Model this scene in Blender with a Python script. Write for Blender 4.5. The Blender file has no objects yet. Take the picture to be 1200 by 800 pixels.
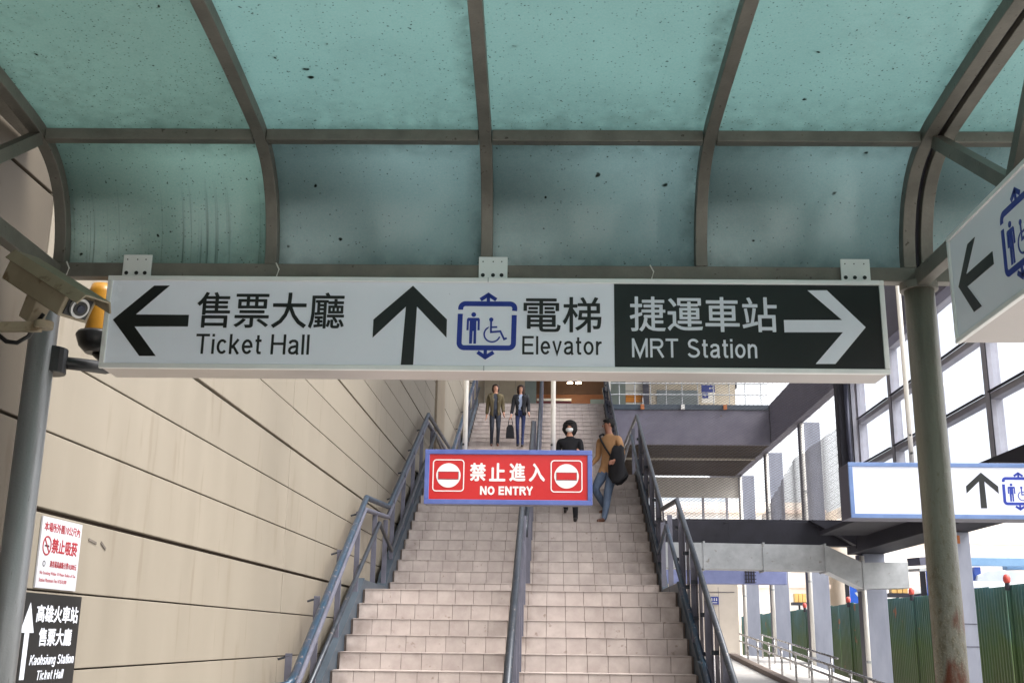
import bpy, bmesh, math, random
from mathutils import Vector, Matrix
from math import radians, sin, cos, pi, atan2, sqrt
random.seed(7)
SC = bpy.context.scene
COL = SC.collection

# ------------------------------------------------------------------ camera
cd = bpy.data.cameras.new("camera"); cam = bpy.data.objects.new("camera", cd); COL.objects.link(cam)
cd.sensor_width = 36; cd.lens = 39.0; cd.clip_start = 0.05; cd.clip_end = 2000
_p, _y, _r = radians(14.94), radians(2.3), radians(0.75)
F = Vector((-sin(_y)*cos(_p), cos(_y)*cos(_p), sin(_p))); R = Vector((cos(_y), sin(_y), 0)); U = R.cross(F)
R2 = R*cos(_r) + U*sin(_r); U2 = U*cos(_r) - R*sin(_r)
cam.matrix_world = Matrix(((R2.x, U2.x, -F.x, 0), (R2.y, U2.y, -F.y, 0), (R2.z, U2.z, -F.z, 1.6), (0, 0, 0, 1)))
SC.camera = cam
# ------------------------------------------------------------------ light: bright overcast
SUN_EL, SUN_AZ = radians(56), radians(112)       # azimuth clockwise from +Y; the veiled sun stands high on the right
w = bpy.data.worlds.new("World"); SC.world = w; w.use_nodes = True
nt = w.node_tree; bg = nt.nodes['Background']
sky = nt.nodes.new('ShaderNodeTexSky'); sky.sky_type = 'NISHITA'; sky.sun_disc = False
sky.sun_elevation = SUN_EL; sky.sun_rotation = SUN_AZ; sky.dust_density = 4; sky.air_density = 1.0
hs = nt.nodes.new('ShaderNodeHueSaturation'); hs.inputs['Saturation'].default_value = 0.16
hs.inputs['Value'].default_value = 1.0
nt.links.new(sky.outputs[0], hs.inputs['Color']); nt.links.new(hs.outputs[0], bg.inputs[0])
bg.inputs[1].default_value = 0.15
sd = bpy.data.lights.new("sun", 'SUN'); sd.energy = 1.2; sd.angle = radians(22); sd.color = (1, 0.96, 0.9)
so = bpy.data.objects.new("sun", sd); COL.objects.link(so)
dv = Vector((sin(SUN_AZ)*cos(SUN_EL), cos(SUN_AZ)*cos(SUN_EL), sin(SUN_EL)))
so.rotation_euler = dv.to_track_quat('Z', 'Y').to_euler()
SC.view_settings.view_transform = 'Standard'; SC.view_settings.look = 'None'
SC.view_settings.exposure = 1.7; SC.view_settings.gamma = 1

# ------------------------------------------------------------------ materials
def s2l(c):
    c = c/255.0
    return c/12.92 if c <= 0.04045 else ((c+0.055)/1.055)**2.4
def rgb(r, g, b): return (s2l(r), s2l(g), s2l(b), 1)
_m = {}
def mat(name, c1, c2=None, rough=0.6, metal=0.0, scale=3.0, stretch=(1, 1, 1), bump=0.15, spots=None, spot_scale=30, spot_lo=0.62,
        grain=60, vary=0.0, spec=0.5, emit=None, coat=0.0):
    """painted / stone / metal surface: two tones by world-space noise, optional dirt or rust spots, fine relief"""
    if name in _m: return _m[name]
    m = bpy.data.materials.new(name); m.use_nodes = True; n = m.node_tree.nodes; l = m.node_tree.links
    b = n['Principled BSDF']; b.inputs['Roughness'].default_value = rough; b.inputs['Metallic'].default_value = metal
    b.inputs['Specular IOR Level'].default_value = spec; b.inputs['Coat Weight'].default_value = coat
    geo = n.new('ShaderNodeNewGeometry'); mp = n.new('ShaderNodeMapping'); mp.inputs['Scale'].default_value = stretch
    l.new(geo.outputs['Position'], mp.inputs[0])
    no = n.new('ShaderNodeTexNoise'); no.inputs['Scale'].default_value = scale; no.inputs['Detail'].default_value = 8
    no.inputs['Roughness'].default_value = 0.65; l.new(mp.outputs[0], no.inputs['Vector'])
    rp = n.new('ShaderNodeValToRGB'); rp.color_ramp.elements[0].position = 0.35; rp.color_ramp.elements[1].position = 0.68
    rp.color_ramp.elements[0].color = c1; rp.color_ramp.elements[1].color = c2 or c1
    l.new(no.outputs['Fac'], rp.inputs[0]); out = rp.outputs[0]
    if spots:
        n2 = n.new('ShaderNodeTexNoise'); n2.inputs['Scale'].default_value = spot_scale; n2.inputs['Detail'].default_value = 5
        l.new(mp.outputs[0], n2.inputs['Vector'])
        r2 = n.new('ShaderNodeValToRGB'); r2.color_ramp.elements[0].position = spot_lo; r2.color_ramp.elements[1].position = spot_lo+0.08
        l.new(n2.outputs['Fac'], r2.inputs[0])
        mx = n.new('ShaderNodeMix'); mx.data_type = 'RGBA'; mx.inputs['B'].default_value = spots
        l.new(r2.outputs[0], mx.inputs['Factor']); l.new(out, mx.inputs['A']); out = mx.outputs['Result']
    if vary:
        oi = n.new('ShaderNodeObjectInfo'); mr = n.new('ShaderNodeMapRange')
        mr.inputs['To Min'].default_value = 1-vary; mr.inputs['To Max'].default_value = 1+vary*0.6
        l.new(oi.outputs['Random'], mr.inputs['Value'])
        h = n.new('ShaderNodeHueSaturation'); l.new(mr.outputs[0], h.inputs['Value']); l.new(out, h.inputs['Color']); out = h.outputs[0]
    l.new(out, b.inputs['Base Color'])
    rr = n.new('ShaderNodeMapRange'); rr.inputs['To Min'].default_value = max(0.05, rough-0.12); rr.inputs['To Max'].default_value = min(1, rough+0.15)
    l.new(no.outputs['Fac'], rr.inputs['Value']); l.new(rr.outputs[0], b.inputs['Roughness'])
    if bump:
        n3 = n.new('ShaderNodeTexNoise'); n3.inputs['Scale'].default_value = grain; n3.inputs['Detail'].default_value = 4
        l.new(geo.outputs['Position'], n3.inputs['Vector'])
        bp = n.new('ShaderNodeBump'); bp.inputs['Strength'].default_value = bump; bp.inputs['Distance'].default_value = 0.004
        l.new(n3.outputs['Fac'], bp.inputs['Height']); l.new(bp.outputs[0], b.inputs['Normal'])
    if emit:
        b.inputs['Emission Color'].default_value = emit[0]; b.inputs['Emission Strength'].default_value = emit[1]
    _m[name] = m; return m

FRAME = mat('weathered_bronze_metal', rgb(98, 95, 88), rgb(124, 120, 112), 0.5, 0.3, 5, (1, 1, 1), 0.3, rgb(60, 50, 42), 40, 0.66, 90)
POLE = mat('green_grey_pole_paint', rgb(104, 101, 91), rgb(126, 122, 111), 0.42, 0.25, 3, (6, 6, 0.6), 0.5, rgb(112, 108, 94), 60, 0.62, 140)

def rusting_post():
    """pole paint that speckles and rusts towards the foot of the post"""
    m = POLE.copy(); m.name = 'pole_paint_rusting_at_foot'; n = m.node_tree.nodes; l = m.node_tree.links; b = n['Principled BSDF']
    src = b.inputs['Base Color'].links[0].from_socket; g = n.new('ShaderNodeNewGeometry'); sp = n.new('ShaderNodeSeparateXYZ'); l.new(g.outputs['Position'], sp.inputs[0])
    def layer(src, scale, z_hi, z_lo, lo, hi, col, stretch):
        mp = n.new('ShaderNodeMapping'); mp.inputs['Scale'].default_value = stretch; l.new(g.outputs['Position'], mp.inputs[0])
        t = n.new('ShaderNodeTexNoise'); t.inputs['Scale'].default_value = scale; t.inputs['Detail'].default_value = 6; l.new(mp.outputs[0], t.inputs['Vector'])
        zr = n.new('ShaderNodeMapRange'); zr.inputs['From Min'].default_value = z_hi; zr.inputs['From Max'].default_value = z_lo; zr.inputs['To Max'].default_value = 0.22; l.new(sp.outputs['Z'], zr.inputs['Value'])
        ad = n.new('ShaderNodeMath'); ad.operation = 'ADD'; l.new(t.outputs['Fac'], ad.inputs[0]); l.new(zr.outputs[0], ad.inputs[1])
        r = n.new('ShaderNodeMapRange'); r.inputs['From Min'].default_value = lo; r.inputs['From Max'].default_value = hi; l.new(ad.outputs[0], r.inputs['Value'])
        mx = n.new('ShaderNodeMix'); mx.data_type = 'RGBA'; mx.inputs['B'].default_value = col; l.new(r.outputs[0], mx.inputs['Factor']); l.new(src, mx.inputs['A']); return mx.outputs['Result']
    c = layer(src, 60, 2.5, 1.5, 0.66, 0.86, rgb(98, 90, 74), (1, 1, 0.5))
    c = layer(c, 170, 2.3, 1.4, 0.72, 0.84, rgb(138, 130, 114), (1, 1, 1))
    c = layer(c, 7, 1.85, 1.45, 0.66, 0.72, rgb(94, 46, 26), (1, 1, 0.35))
    l.new(c, b.inputs['Base Color']); return m
POLE_RUST = rusting_post()
POLE_GREY = mat('light_grey_post_paint', rgb(138, 139, 140), rgb(154, 155, 156), 0.35, 0.3, 3, (5, 5, 0.6), 0.25, rgb(118, 118, 116), 24, 0.66, 120)
ALU = mat('sign_aluminium', rgb(228, 228, 228), rgb(238, 238, 236), 0.35, 0.3, 4, (1, 1, 1), 0.05, rgb(150, 146, 138), 25, 0.72)
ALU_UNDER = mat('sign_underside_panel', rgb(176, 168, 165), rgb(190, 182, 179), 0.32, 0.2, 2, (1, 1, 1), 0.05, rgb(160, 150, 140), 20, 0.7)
WHITE_ACR = mat('grey_white_acrylic', rgb(224, 227, 238), rgb(232, 235, 245), 0.22, 0, 0.9, (1, 1, 1), 0, rgb(170, 172, 178), 60, 0.74)
BLACK_ACR = mat('black_acrylic', rgb(22, 24, 24), rgb(28, 30, 30), 0.3, 0, 2, bump=0)
INK = mat('black_vinyl', rgb(17, 19, 19), rgb(24, 26, 26), 0.35, 0, 5, bump=0)
INK_W = mat('pale_vinyl', rgb(212, 216, 226), rgb(220, 224, 233), 0.35, 0, 5, bump=0)
INK_B = mat('blue_vinyl', rgb(22, 44, 138), rgb(28, 52, 148), 0.35, 0, 5, bump=0)
RED_ACR = mat('red_acrylic', rgb(164, 26, 28), rgb(174, 32, 32), 0.3, 0, 1.5, bump=0)
WHITE_V = mat('white_vinyl', rgb(204, 202, 200), rgb(210, 208, 206), 0.4, 0, 5, bump=0)
BLUEFRAME = mat('blue_violet_frame_paint', rgb(68, 82, 140), rgb(84, 98, 156), 0.4, 0.1, 5, bump=0.05)
BLUEFRAME2 = mat('slate_blue_frame_paint', rgb(84, 108, 152), rgb(104, 128, 172), 0.4, 0.1, 5, bump=0.05)
LIT_ACR = mat('lit_white_acrylic', rgb(186, 189, 204), rgb(193, 196, 210), 0.3, 0, 2, bump=0, emit=((0.85, 0.88, 1, 1), 0.06))
DARKGREY = mat('dark_blue_grey_metal', rgb(58, 58, 74), rgb(74, 74, 90), 0.5, 0.1, 4)
PIPE_W = mat('white_pipe_paint', rgb(214, 210, 204), rgb(228, 224, 218), 0.4, 0.0, 4, (3, 3, 1), 0.1, rgb(160, 140, 120), 14, 0.7)
WALL = mat('beige_cladding_panel', rgb(126, 118, 105), rgb(133, 125, 112), 0.6, 0.0, 1.6, (1, 2.0, 0.30), 0.05, rgb(122, 113, 99), 4, 0.60, vary=0.05)
WALL_SHADE_TONE = mat('brown_grey_shade_toned_cladding', rgb(72, 64, 53), rgb(84, 76, 64), 0.6, 0.0, 1.2, (1, 2.0, 0.4), 0.05, rgb(72, 62, 50), 5, 0.62, vary=0.04)  # canopy shade put into the colour of the panels nearest the camera
WALL_GAP = mat('dark_wall_joint', rgb(48, 36, 26), rgb(62, 48, 36), 0.8, 0)
TILE = mat('pinkish_grey_stair_tile', rgb(166, 154, 149), rgb(186, 175, 169), 0.45, 0, 5, (1, 1, 1), 0.1, rgb(140, 125, 117), 14, 0.66, vary=0.06)
def dirty_corners(m):
    """grime left along the stringers and beside the middle posts, where nobody walks, and a duller trodden strip in each lane"""
    n = m.node_tree.nodes; l = m.node_tree.links; b = n['Principled BSDF']; src = b.inputs['Base Color'].links[0].from_socket
    g = n.new('ShaderNodeNewGeometry'); sp = n.new('ShaderNodeSeparateXYZ'); l.new(g.outputs['Position'], sp.inputs[0])
    def M(op, a, v=0.0):
        x = n.new('ShaderNodeMath'); x.operation = op
        for i, q in enumerate((a, v)):
            if hasattr(q, 'is_linked'): l.new(q, x.inputs[i])
            else: x.inputs[i].default_value = q
        return x.outputs[0]
    def rg(v, a, c):
        r = n.new('ShaderNodeMapRange'); r.inputs['From Min'].default_value = a; r.inputs['From Max'].default_value = c; l.new(v, r.inputs['Value']); return r.outputs[0]
    t = n.new('ShaderNodeTexNoise'); t.inputs['Scale'].default_value = 6; t.inputs['Detail'].default_value = 8; l.new(g.outputs['Position'], t.inputs['Vector'])
    d = M('ABSOLUTE', M('ADD', sp.outputs['X'], 0.39)); e = M('MAXIMUM', rg(d, 1.35, 1.80), rg(d, 0.35, 0.02))
    lane = rg(M('ABSOLUTE', M('SUBTRACT', d, 0.95)), 0.45, 0.0)
    f = M('MULTIPLY', M('MAXIMUM', e, M('MULTIPLY', lane, 0.35)), rg(t.outputs['Fac'], 0.35, 0.70))
    mx = n.new('ShaderNodeMix'); mx.data_type = 'RGBA'; mx.inputs['B'].default_value = rgb(104, 92, 84); l.new(M('MULTIPLY', f, 0.7), mx.inputs['Factor']); l.new(src, mx.inputs['A']); l.new(mx.outputs['Result'], b.inputs['Base Color'])
dirty_corners(TILE)
GROUT = mat('dark_tile_grout', rgb(88, 78, 72), rgb(108, 96, 90), 0.9, 0, 8)
BLUEGREY = mat('blue_grey_stringer_paint', rgb(52, 62, 72), rgb(66, 76, 86), 0.5, 0.1, 4, (1, 1, 1), 0.15, rgb(70, 74, 82), 20, 0.68)
PURPLE = mat('violet_grey_infill_paint', rgb(80, 80, 92), rgb(95, 95, 108), 0.5, 0.1, 4, (1, 1, 1), 0.15, rgb(80, 72, 80), 14, 0.68)
RAILBLUE = mat('worn_teal_rail_paint', rgb(28, 60, 80), rgb(56, 60, 74), 0.36, 0.3, 5, (1, 1, 1), 0.2, rgb(112, 104, 106), 22, 0.60)
RAILDARK = mat('dark_rail_paint', rgb(36, 42, 50), rgb(54, 58, 66), 0.35, 0.3, 6, (1, 1, 1), 0.2, rgb(96, 90, 88), 26, 0.63)
COLUMN = mat('lavender_column_paint', rgb(124, 128, 142), rgb(142, 146, 160), 0.55, 0.0, 1.6, (2, 2, 0.5), 0.1, rgb(128, 132, 150), 8, 0.7)
BEAMGREY = mat('grey_violet_beam_paint', rgb(94, 90, 104), rgb(110, 106, 118), 0.6, 0.0, 2, (1, 1, 1), 0.15, rgb(100, 88, 84), 5, 0.7)
DARKBEAM = mat('dark_steel_beam_paint', rgb(40, 38, 46), rgb(52, 50, 60), 0.6, 0.1, 3, (1, 1, 1), 0.2)
MULLION = mat('mauve_grey_mullion_paint', rgb(158, 156, 164), rgb(178, 176, 184), 0.5, 0.1, 3)
DUCTM = mat('galvanised_duct', rgb(160, 162, 164), rgb(186, 188, 190), 0.4, 0.45, 3, (1, 1, 1), 0.1, rgb(140, 136, 130), 7, 0.66)
CONC = mat('pale_concrete', rgb(176, 172, 168), rgb(198, 194, 190), 0.85, 0, 2, bump=0.3)
CURB = mat('brown_granite_kerb', rgb(104, 92, 84), rgb(130, 116, 106), 0.7, 0, 20)
GROUND = mat('grey_paving', rgb(172, 168, 164), rgb(192, 188, 182), 0.85, 0, 1.2, bump=0.3)
STEEL = mat('stainless_steel', rgb(170, 168, 168), rgb(190, 188, 188), 0.25, 0.9, 6, bump=0.02)
CEIL = mat('dark_roof_lining', rgb(92, 92, 100), rgb(112, 112, 120), 0.8, 0, 2)
SOFFIT = mat('brown_soffit_boards', rgb(66, 54, 46), rgb(84, 70, 58), 0.7, 0, 4)
RUSTM = mat('orange_rust', rgb(150, 84, 44), rgb(190, 120, 70), 0.8, 0, 20)

def fence_mat():
    m = bpy.data.materials.new('green_corrugated_paint'); m.use_nodes = True; n = m.node_tree.nodes; l = m.node_tree.links
    b = n['Principled BSDF']; b.inputs['Roughness'].default_value = 0.55
    g = n.new('ShaderNodeNewGeometry'); sx = n.new('ShaderNodeSeparateXYZ'); l.new(g.outputs['Position'], sx.inputs[0])
    no = n.new('ShaderNodeTexNoise'); no.inputs['Scale'].default_value = 1.3; no.inputs['Detail'].default_value = 9
    l.new(g.outputs['Position'], no.inputs['Vector'])
    ma = n.new('ShaderNodeMath'); ma.operation = 'MULTIPLY_ADD'; l.new(no.outputs['Fac'], ma.inputs[0]); ma.inputs[1].default_value = 1.9; l.new(sx.outputs['Z'], ma.inputs[2])
    mr = n.new('ShaderNodeMapRange'); mr.inputs['From Min'].default_value = 0.4; mr.inputs['From Max'].default_value = 3.9; l.new(ma.outputs[0], mr.inputs['Value'])
    rp = n.new('ShaderNodeValToRGB'); e = rp.color_ramp.elements
    e[0].position = 0.0; e[0].color = rgb(150, 140, 118); e[1].position = 0.20; e[1].color = rgb(88, 94, 52)
    x = e.new(0.62); x.color = rgb(68, 96, 46); x = e.new(0.80); x.color = rgb(60, 98, 84); x = e.new(1.0); x.color = rgb(68, 112, 116)
    l.new(mr.outputs[0], rp.inputs[0])
    n2 = n.new('ShaderNodeTexNoise'); n2.inputs['Scale'].default_value = 2.1; n2.inputs['Detail'].default_value = 7
    mp = n.new('ShaderNodeMapping'); mp.inputs['Location'].default_value = (7, 3, 1); l.new(g.outputs['Position'], mp.inputs[0]); l.new(mp.outputs[0], n2.inputs['Vector'])
    r2 = n.new('ShaderNodeValToRGB'); r2.color_ramp.elements[0].position = 0.66; r2.color_ramp.elements[1].position = 0.72; l.new(n2.outputs['Fac'], r2.inputs[0])
    mx = n.new('ShaderNodeMix'); mx.data_type = 'RGBA'; mx.inputs['B'].default_value = rgb(150, 92, 56)
    l.new(r2.outputs[0], mx.inputs['Factor']); l.new(rp.outputs[0], mx.inputs['A']); l.new(mx.outputs['Result'], b.inputs['Base Color'])
    return m
FENCE = fence_mat()

def canopy_glass(name, ca, cb, dens, speck, streak=0.0):
    """frosted teal sheet: lets light through diffusely, soot specks and dirt lie on it"""
    m = bpy.data.materials.new(name); m.use_nodes = True; n = m.node_tree.nodes; l = m.node_tree.links
    n.remove(n['Principled BSDF']); out = n['Material Output']
    g = n.new('ShaderNodeNewGeometry')
    def noise(s, det, vec=None, rough=0.6):
        t = n.new('ShaderNodeTexNoise'); t.inputs['Scale'].default_value = s; t.inputs['Detail'].default_value = det; t.inputs['Roughness'].default_value = rough
        l.new(vec or g.outputs['Position'], t.inputs['Vector']); return t.outputs['Fac']
    def ramp(v, a, b_):
        r = n.new('ShaderNodeMapRange'); r.inputs['From Min'].default_value = a; r.inputs['From Max'].default_value = b_
        l.new(v, r.inputs['Value']); return r.outputs[0]
    def mix(f, a, b_):
        x = n.new('ShaderNodeMix'); x.data_type = 'RGBA'
        if hasattr(f, 'is_linked'): l.new(f, x.inputs['Factor'])
        else: x.inputs['Factor'].default_value = f
        for s, v in (('A', a), ('B', b_)):
            if hasattr(v, 'is_linked'): l.new(v, x.inputs[s])
            else: x.inputs[s].default_value = v
        return x.outputs['Result']
    def mul(a, b_):
        x = n.new('ShaderNodeMath'); x.operation = 'MULTIPLY'
        for i, v in enumerate((a, b_)):
            if hasattr(v, 'is_linked'): l.new(v, x.inputs[i])
            else: x.inputs[i].default_value = v
        return x.outputs[0]
    c = mix(ramp(noise(0.9, 5), 0.3, 0.7), ca, cb)
    c = mix(mul(ramp(noise(130, 2), 0.3, 0.8), 0.22), c, (min(1, ca[0]*1.9+.1), min(1, ca[1]*1.35+.05), min(1, ca[2]*1.35+.05), 1))   # grain of the frosting
    # soot specks of several sizes, thicker in patches
    patch = ramp(noise(1.1, 3), 0.42, 0.62)
    def specks(scale, lo, hi, amount):
        v = n.new('ShaderNodeTexVoronoi'); v.inputs['Scale'].default_value = scale; v.inputs['Randomness'].default_value = 1
        wv = n.new('ShaderNodeVectorMath'); wv.operation = 'ADD'; l.new(g.outputs['Position'], wv.inputs[0])
        wn = n.new('ShaderNodeTexNoise'); wn.inputs['Scale'].default_value = scale*2; l.new(g.outputs['Position'], wn.inputs['Vector'])
        sc = n.new('ShaderNodeVectorMath'); sc.operation = 'SCALE'; sc.inputs['Scale'].default_value = 0.5/scale; l.new(wn.outputs['Color'], sc.inputs[0]); l.new(sc.outputs[0], wv.inputs[1])
        l.new(wv.outputs[0], v.inputs['Vector'])
        d = ramp(v.outputs['Distance'], hi, lo)
        sp = n.new('ShaderNodeSeparateXYZ'); l.new(v.outputs['Color'], sp.inputs[0])
        return mul(d, ramp(sp.outputs['X'], 1-amount, 1-amount*0.7))
    dirt = rgb(30, 34, 30)
    c = mix(mul(specks(70, 0.10, 0.25, 0.35*speck), mix(0.0, (0.5, 0.5, 0.5, 1), (0, 0, 0, 1)) if False else 0.8), c, dirt)
    c = mix(mul(specks(26, 0.05, 0.14, 0.30*speck), 0.9), c, dirt)
    c = mix(mul(specks(9, 0.05, 0.09, 0.40*min(1, speck*1.2)), 1.0), c, dirt)
    c = mix(mul(specks(3.6, 0.028, 0.05, 0.28*min(1, speck*1.2)), 1.0), c, dirt)
    c = mix(mul(mul(patch, ramp(noise(26, 6), 0.45, 0.8)), dens), c, rgb(60, 66, 58))
    if streak:
        mp = n.new('ShaderNodeMapping'); mp.inputs['Scale'].default_value = (48, 0.2, 0.5); l.new(g.outputs['Position'], mp.inputs[0])
        sz = n.new('ShaderNodeSeparateXYZ'); l.new(g.outputs['Position'], sz.inputs[0])
        c = mix(mul(mul(ramp(noise(1.0, 3, mp.outputs[0]), 0.56, 0.72), ramp(sz.outputs['Z'], 3.5, 3.25)), streak), c, rgb(38, 56, 56))
    sx_ = n.new('ShaderNodeSeparateXYZ'); l.new(g.outputs['Position'], sx_.inputs[0])     # grime gathered along the ribs and purlin
    def M2(op, a, b_=0.0, c_=None):
        x = n.new('ShaderNodeMath'); x.operation = op
        for i, v in enumerate((a, b_) if c_ is None else (a, b_, c_)):
            if hasattr(v, 'is_linked'): l.new(v, x.inputs[i])
            else: x.inputs[i].default_value = v
        return x.outputs[0]
    fr = M2('FRACT', M2('DIVIDE', M2('ADD', sx_.outputs['X'], 2.13), 0.907))
    edge = ramp(M2('MULTIPLY', M2('ABSOLUTE', M2('SUBTRACT', fr, 0.5)), 2.0), 0.84, 1.0)
    pz = ramp(M2('ABSOLUTE', M2('SUBTRACT', sx_.outputs['Z'], 3.60)), 0.055, 0.0)
    pb_ = ramp(sx_.outputs['Z'], 3.24, 3.12)
    c = mix(mul(M2('MAXIMUM', M2('MAXIMUM', edge, pz), pb_), M2('MULTIPLY', ramp(noise(14, 6), 0.3, 0.75), 0.5)), c, rgb(50, 60, 54))
    tr = n.new('ShaderNodeBsdfTranslucent'); l.new(c, tr.inputs['Color'])
    df = n.new('ShaderNodeBsdfDiffuse'); l.new(c, df.inputs['Color'])
    tp = n.new('ShaderNodeBsdfTransparent'); l.new(c, tp.inputs['Color'])
    gl = n.new('ShaderNodeBsdfGlossy'); gl.inputs['Roughness'].default_value = 0.25; gl.inputs['Color'].default_value = (0.8, 0.9, 0.9, 1)
    a = n.new('ShaderNodeMixShader'); a.inputs[0].default_value = 0.25; l.new(tr.outputs[0], a.inputs[1]); l.new(df.outputs[0], a.inputs[2])
    a2 = n.new('ShaderNodeMixShader'); a2.inputs[0].default_value = 0.04; l.new(a.outputs[0], a2.inputs[1]); l.new(gl.outputs[0], a2.inputs[2])
    l.new(a2.outputs[0], out.inputs['Surface'])
    return m
GLASS_TOP = canopy_glass('frosted_teal_roof_sheet', rgb(138, 165, 164), rgb(148, 175, 173), 0.10, 1.3)
GLASS_TOP_DIRTY = canopy_glass('frosted_teal_roof_sheet_sooty', rgb(130, 154, 150), rgb(141, 165, 160), 0.35, 2.0)
GLASS_LOW = canopy_glass('frosted_teal_side_sheet', rgb(136, 158, 160), rgb(146, 168, 168), 0.1, 0.6)
GLASS_LOW_DIRTY = canopy_glass('frosted_teal_side_sheet_streaked', rgb(140, 164, 160), rgb(150, 174, 168), 0.35, 1.2, 0.95)

def clear_glass(name, tint, amt=0.12):
    m = bpy.data.materials.new(name); m.use_nodes = True; n = m.node_tree.nodes; l = m.node_tree.links
    n.remove(n['Principled BSDF']); out = n['Material Output']
    t = n.new('ShaderNodeBsdfTransparent'); t.inputs[0].default_value = tint
    g = n.new('ShaderNodeBsdfGlossy'); g.inputs['Roughness'].default_value = 0.04
    mx = n.new('ShaderNodeMixShader'); mx.inputs[0].default_value = amt; l.new(t.outputs[0], mx.inputs[1]); l.new(g.outputs[0], mx.inputs[2])
    l.new(mx.outputs[0], out.inputs['Surface']); return m
WINGLASS = clear_glass('window_glass', (0.94, 0.96, 0.99, 1))

# ------------------------------------------------------------------ mesh helpers
class MB:
    def __init__(s): s.v = []; s.f = []; s.mi = []
    def add(s, vs, fs, mi=0):
        k = len(s.v); s.v += [tuple(p) for p in vs]; s.f += [tuple(i+k for i in f) for f in fs]; s.mi += [mi]*len(fs); return s
    def box(s, x0, x1, y0, y1, z0, z1, mi=0):
        return s.add([(x0, y0, z0), (x1, y0, z0), (x1, y1, z0), (x0, y1, z0), (x0, y0, z1), (x1, y0, z1), (x1, y1, z1), (x0, y1, z1)],
                     [(0, 3, 2, 1), (4, 5, 6, 7), (0, 1, 5, 4), (1, 2, 6, 5), (2, 3, 7, 6), (3, 0, 4, 7)], mi)
    def tube(s, pts, r, n=12, caps=True, mi=0, squash=None):
        pts = [Vector(p) for p in pts]; rs = r if isinstance(r, (list, tuple)) else [r]*len(pts); vs = []; fs = []
        up = None
        for i, p in enumerate(pts):
            d = (pts[min(i+1, len(pts)-1)]-pts[max(i-1, 0)]).normalized()
            if up is None:
                up = Vector((0, 0, 1)) if abs(d.z) < 0.9 else Vector((1, 0, 0))
            a = d.cross(up)
            if a.length < 1e-4: up = Vector((1, 0, 0)); a = d.cross(up)
            a.normalize(); b = a.cross(d).normalized()
            k = 1.0
            if 0 < i < len(pts)-1:
                c = (pts[i+1]-p).normalized().dot((p-pts[i-1]).normalized()); k = 1/max(0.5, sqrt((1+c)/2))
            for j in range(n):
                t = 2*pi*j/n; vs.append(p+a*cos(t)*rs[i]+b*sin(t)*rs[i]*k)
        for i in range(len(pts)-1):
            for j in range(n):
                fs.append((i*n+j, i*n+(j+1) % n, (i+1)*n+(j+1) % n, (i+1)*n+j))
        if caps: fs.append(tuple(range(n-1, -1, -1))); fs.append(tuple((len(pts)-1)*n+j for j in range(n)))
        return s.add(vs, fs, mi)
    def bar(s, p, q, w, h, side=(1, 0, 0), mi=0):
        """rectangular bar from p to q; w across 'side', h across the rest"""
        p = Vector(p); q = Vector(q); d = (q-p).normalized(); a = Vector(side); a = (a-d*a.dot(d)).normalized(); b = d.cross(a)
        vs = [c+a*x*w/2+b*y*h/2 for c in (p, q) for x, y in ((-1, -1), (1, -1), (1, 1), (-1, 1))]
        return s.add(vs, [(0, 3, 2, 1), (4, 5, 6, 7), (0, 1, 5, 4), (1, 2, 6, 5), (2, 3, 7, 6), (3, 0, 4, 7)], mi)
    def sweep(s, prof, x0, x1, th):
        """a sheet th thick whose section in the y-z plane is prof, from x0 to x1"""
        n = len(prof); P = [Vector((0, a, b)) for a, b in prof]; outp = []
        for i in range(n):
            d = (P[min(i+1, n-1)]-P[max(i-1, 0)]).normalized(); nn = Vector((0, d.z, -d.y))
            outp.append(P[i]+nn*th)
        vs = []
        for i in range(n):
            for q in (P[i], outp[i]):
                vs += [(x0, q.y, q.z), (x1, q.y, q.z)]
        fs = []
        for i in range(n-1):
            a = i*4; b = a+4
            fs += [(a, a+1, b+1, b), (a+2, b+2, b+3, a+3), (a, b, b+2, a+2), (a+1, a+3, b+3, b+1)]
        fs += [(0, 2, 3, 1), ((n-1)*4, (n-1)*4+1, (n-1)*4+3, (n-1)*4+2)]
        return s.add(vs, fs)
    def poly(s, pts, y0, y1, mi=0):
        """outline in the x-z plane (simple polygon) made y0..y1 thick"""
        n = len(pts); vs = [(a, y0, b) for a, b in pts]+[(a, y1, b) for a, b in pts]
        fs = [tuple(range(n)), tuple(range(2*n-1, n-1, -1))]+[(i, i+n, (i+1) % n+n, (i+1) % n) for i in range(n)]
        return s.add(vs, fs, mi)
    def stroke(s, pts, wd, y0, y1, closed=False):
        P = [Vector((a, b)) for a, b in pts]; n = len(P); L = []; Rr = []
        for i in range(n):
            if closed: a = P[(i-1) % n]; b = P[(i+1) % n]
            else: a = P[max(i-1, 0)]; b = P[min(i+1, n-1)]
            d1 = (P[i]-a).normalized() if (P[i]-a).length > 1e-9 else (b-P[i]).normalized()
            d2 = (b-P[i]).normalized() if (b-P[i]).length > 1e-9 else d1
            d = (d1+d2).normalized(); nn = Vector((-d.y, d.x)); k = 1/max(0.4, nn.dot(Vector((-d1.y, d1.x))))
            L.append(P[i]+nn*wd/2*k); Rr.append(P[i]-nn*wd/2*k)
        m = n if closed else n-1
        for i in range(m):
            j = (i+1) % n
            s.poly([tuple(L[i]), tuple(Rr[i]), tuple(Rr[j]), tuple(L[j])], y0, y1)
        return s
    def mesh(s, name, mats):
        me = bpy.data.meshes.new(name); me.from_pydata(s.v, [], s.f)
        for m in mats: me.materials.append(m)
        me.polygons.foreach_set('material_index', s.mi)
        bm = bmesh.new(); bm.from_mesh(me); bmesh.ops.recalc_face_normals(bm, faces=bm.faces); bm.to_mesh(me); bm.free()
        me.update(); return me
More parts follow.
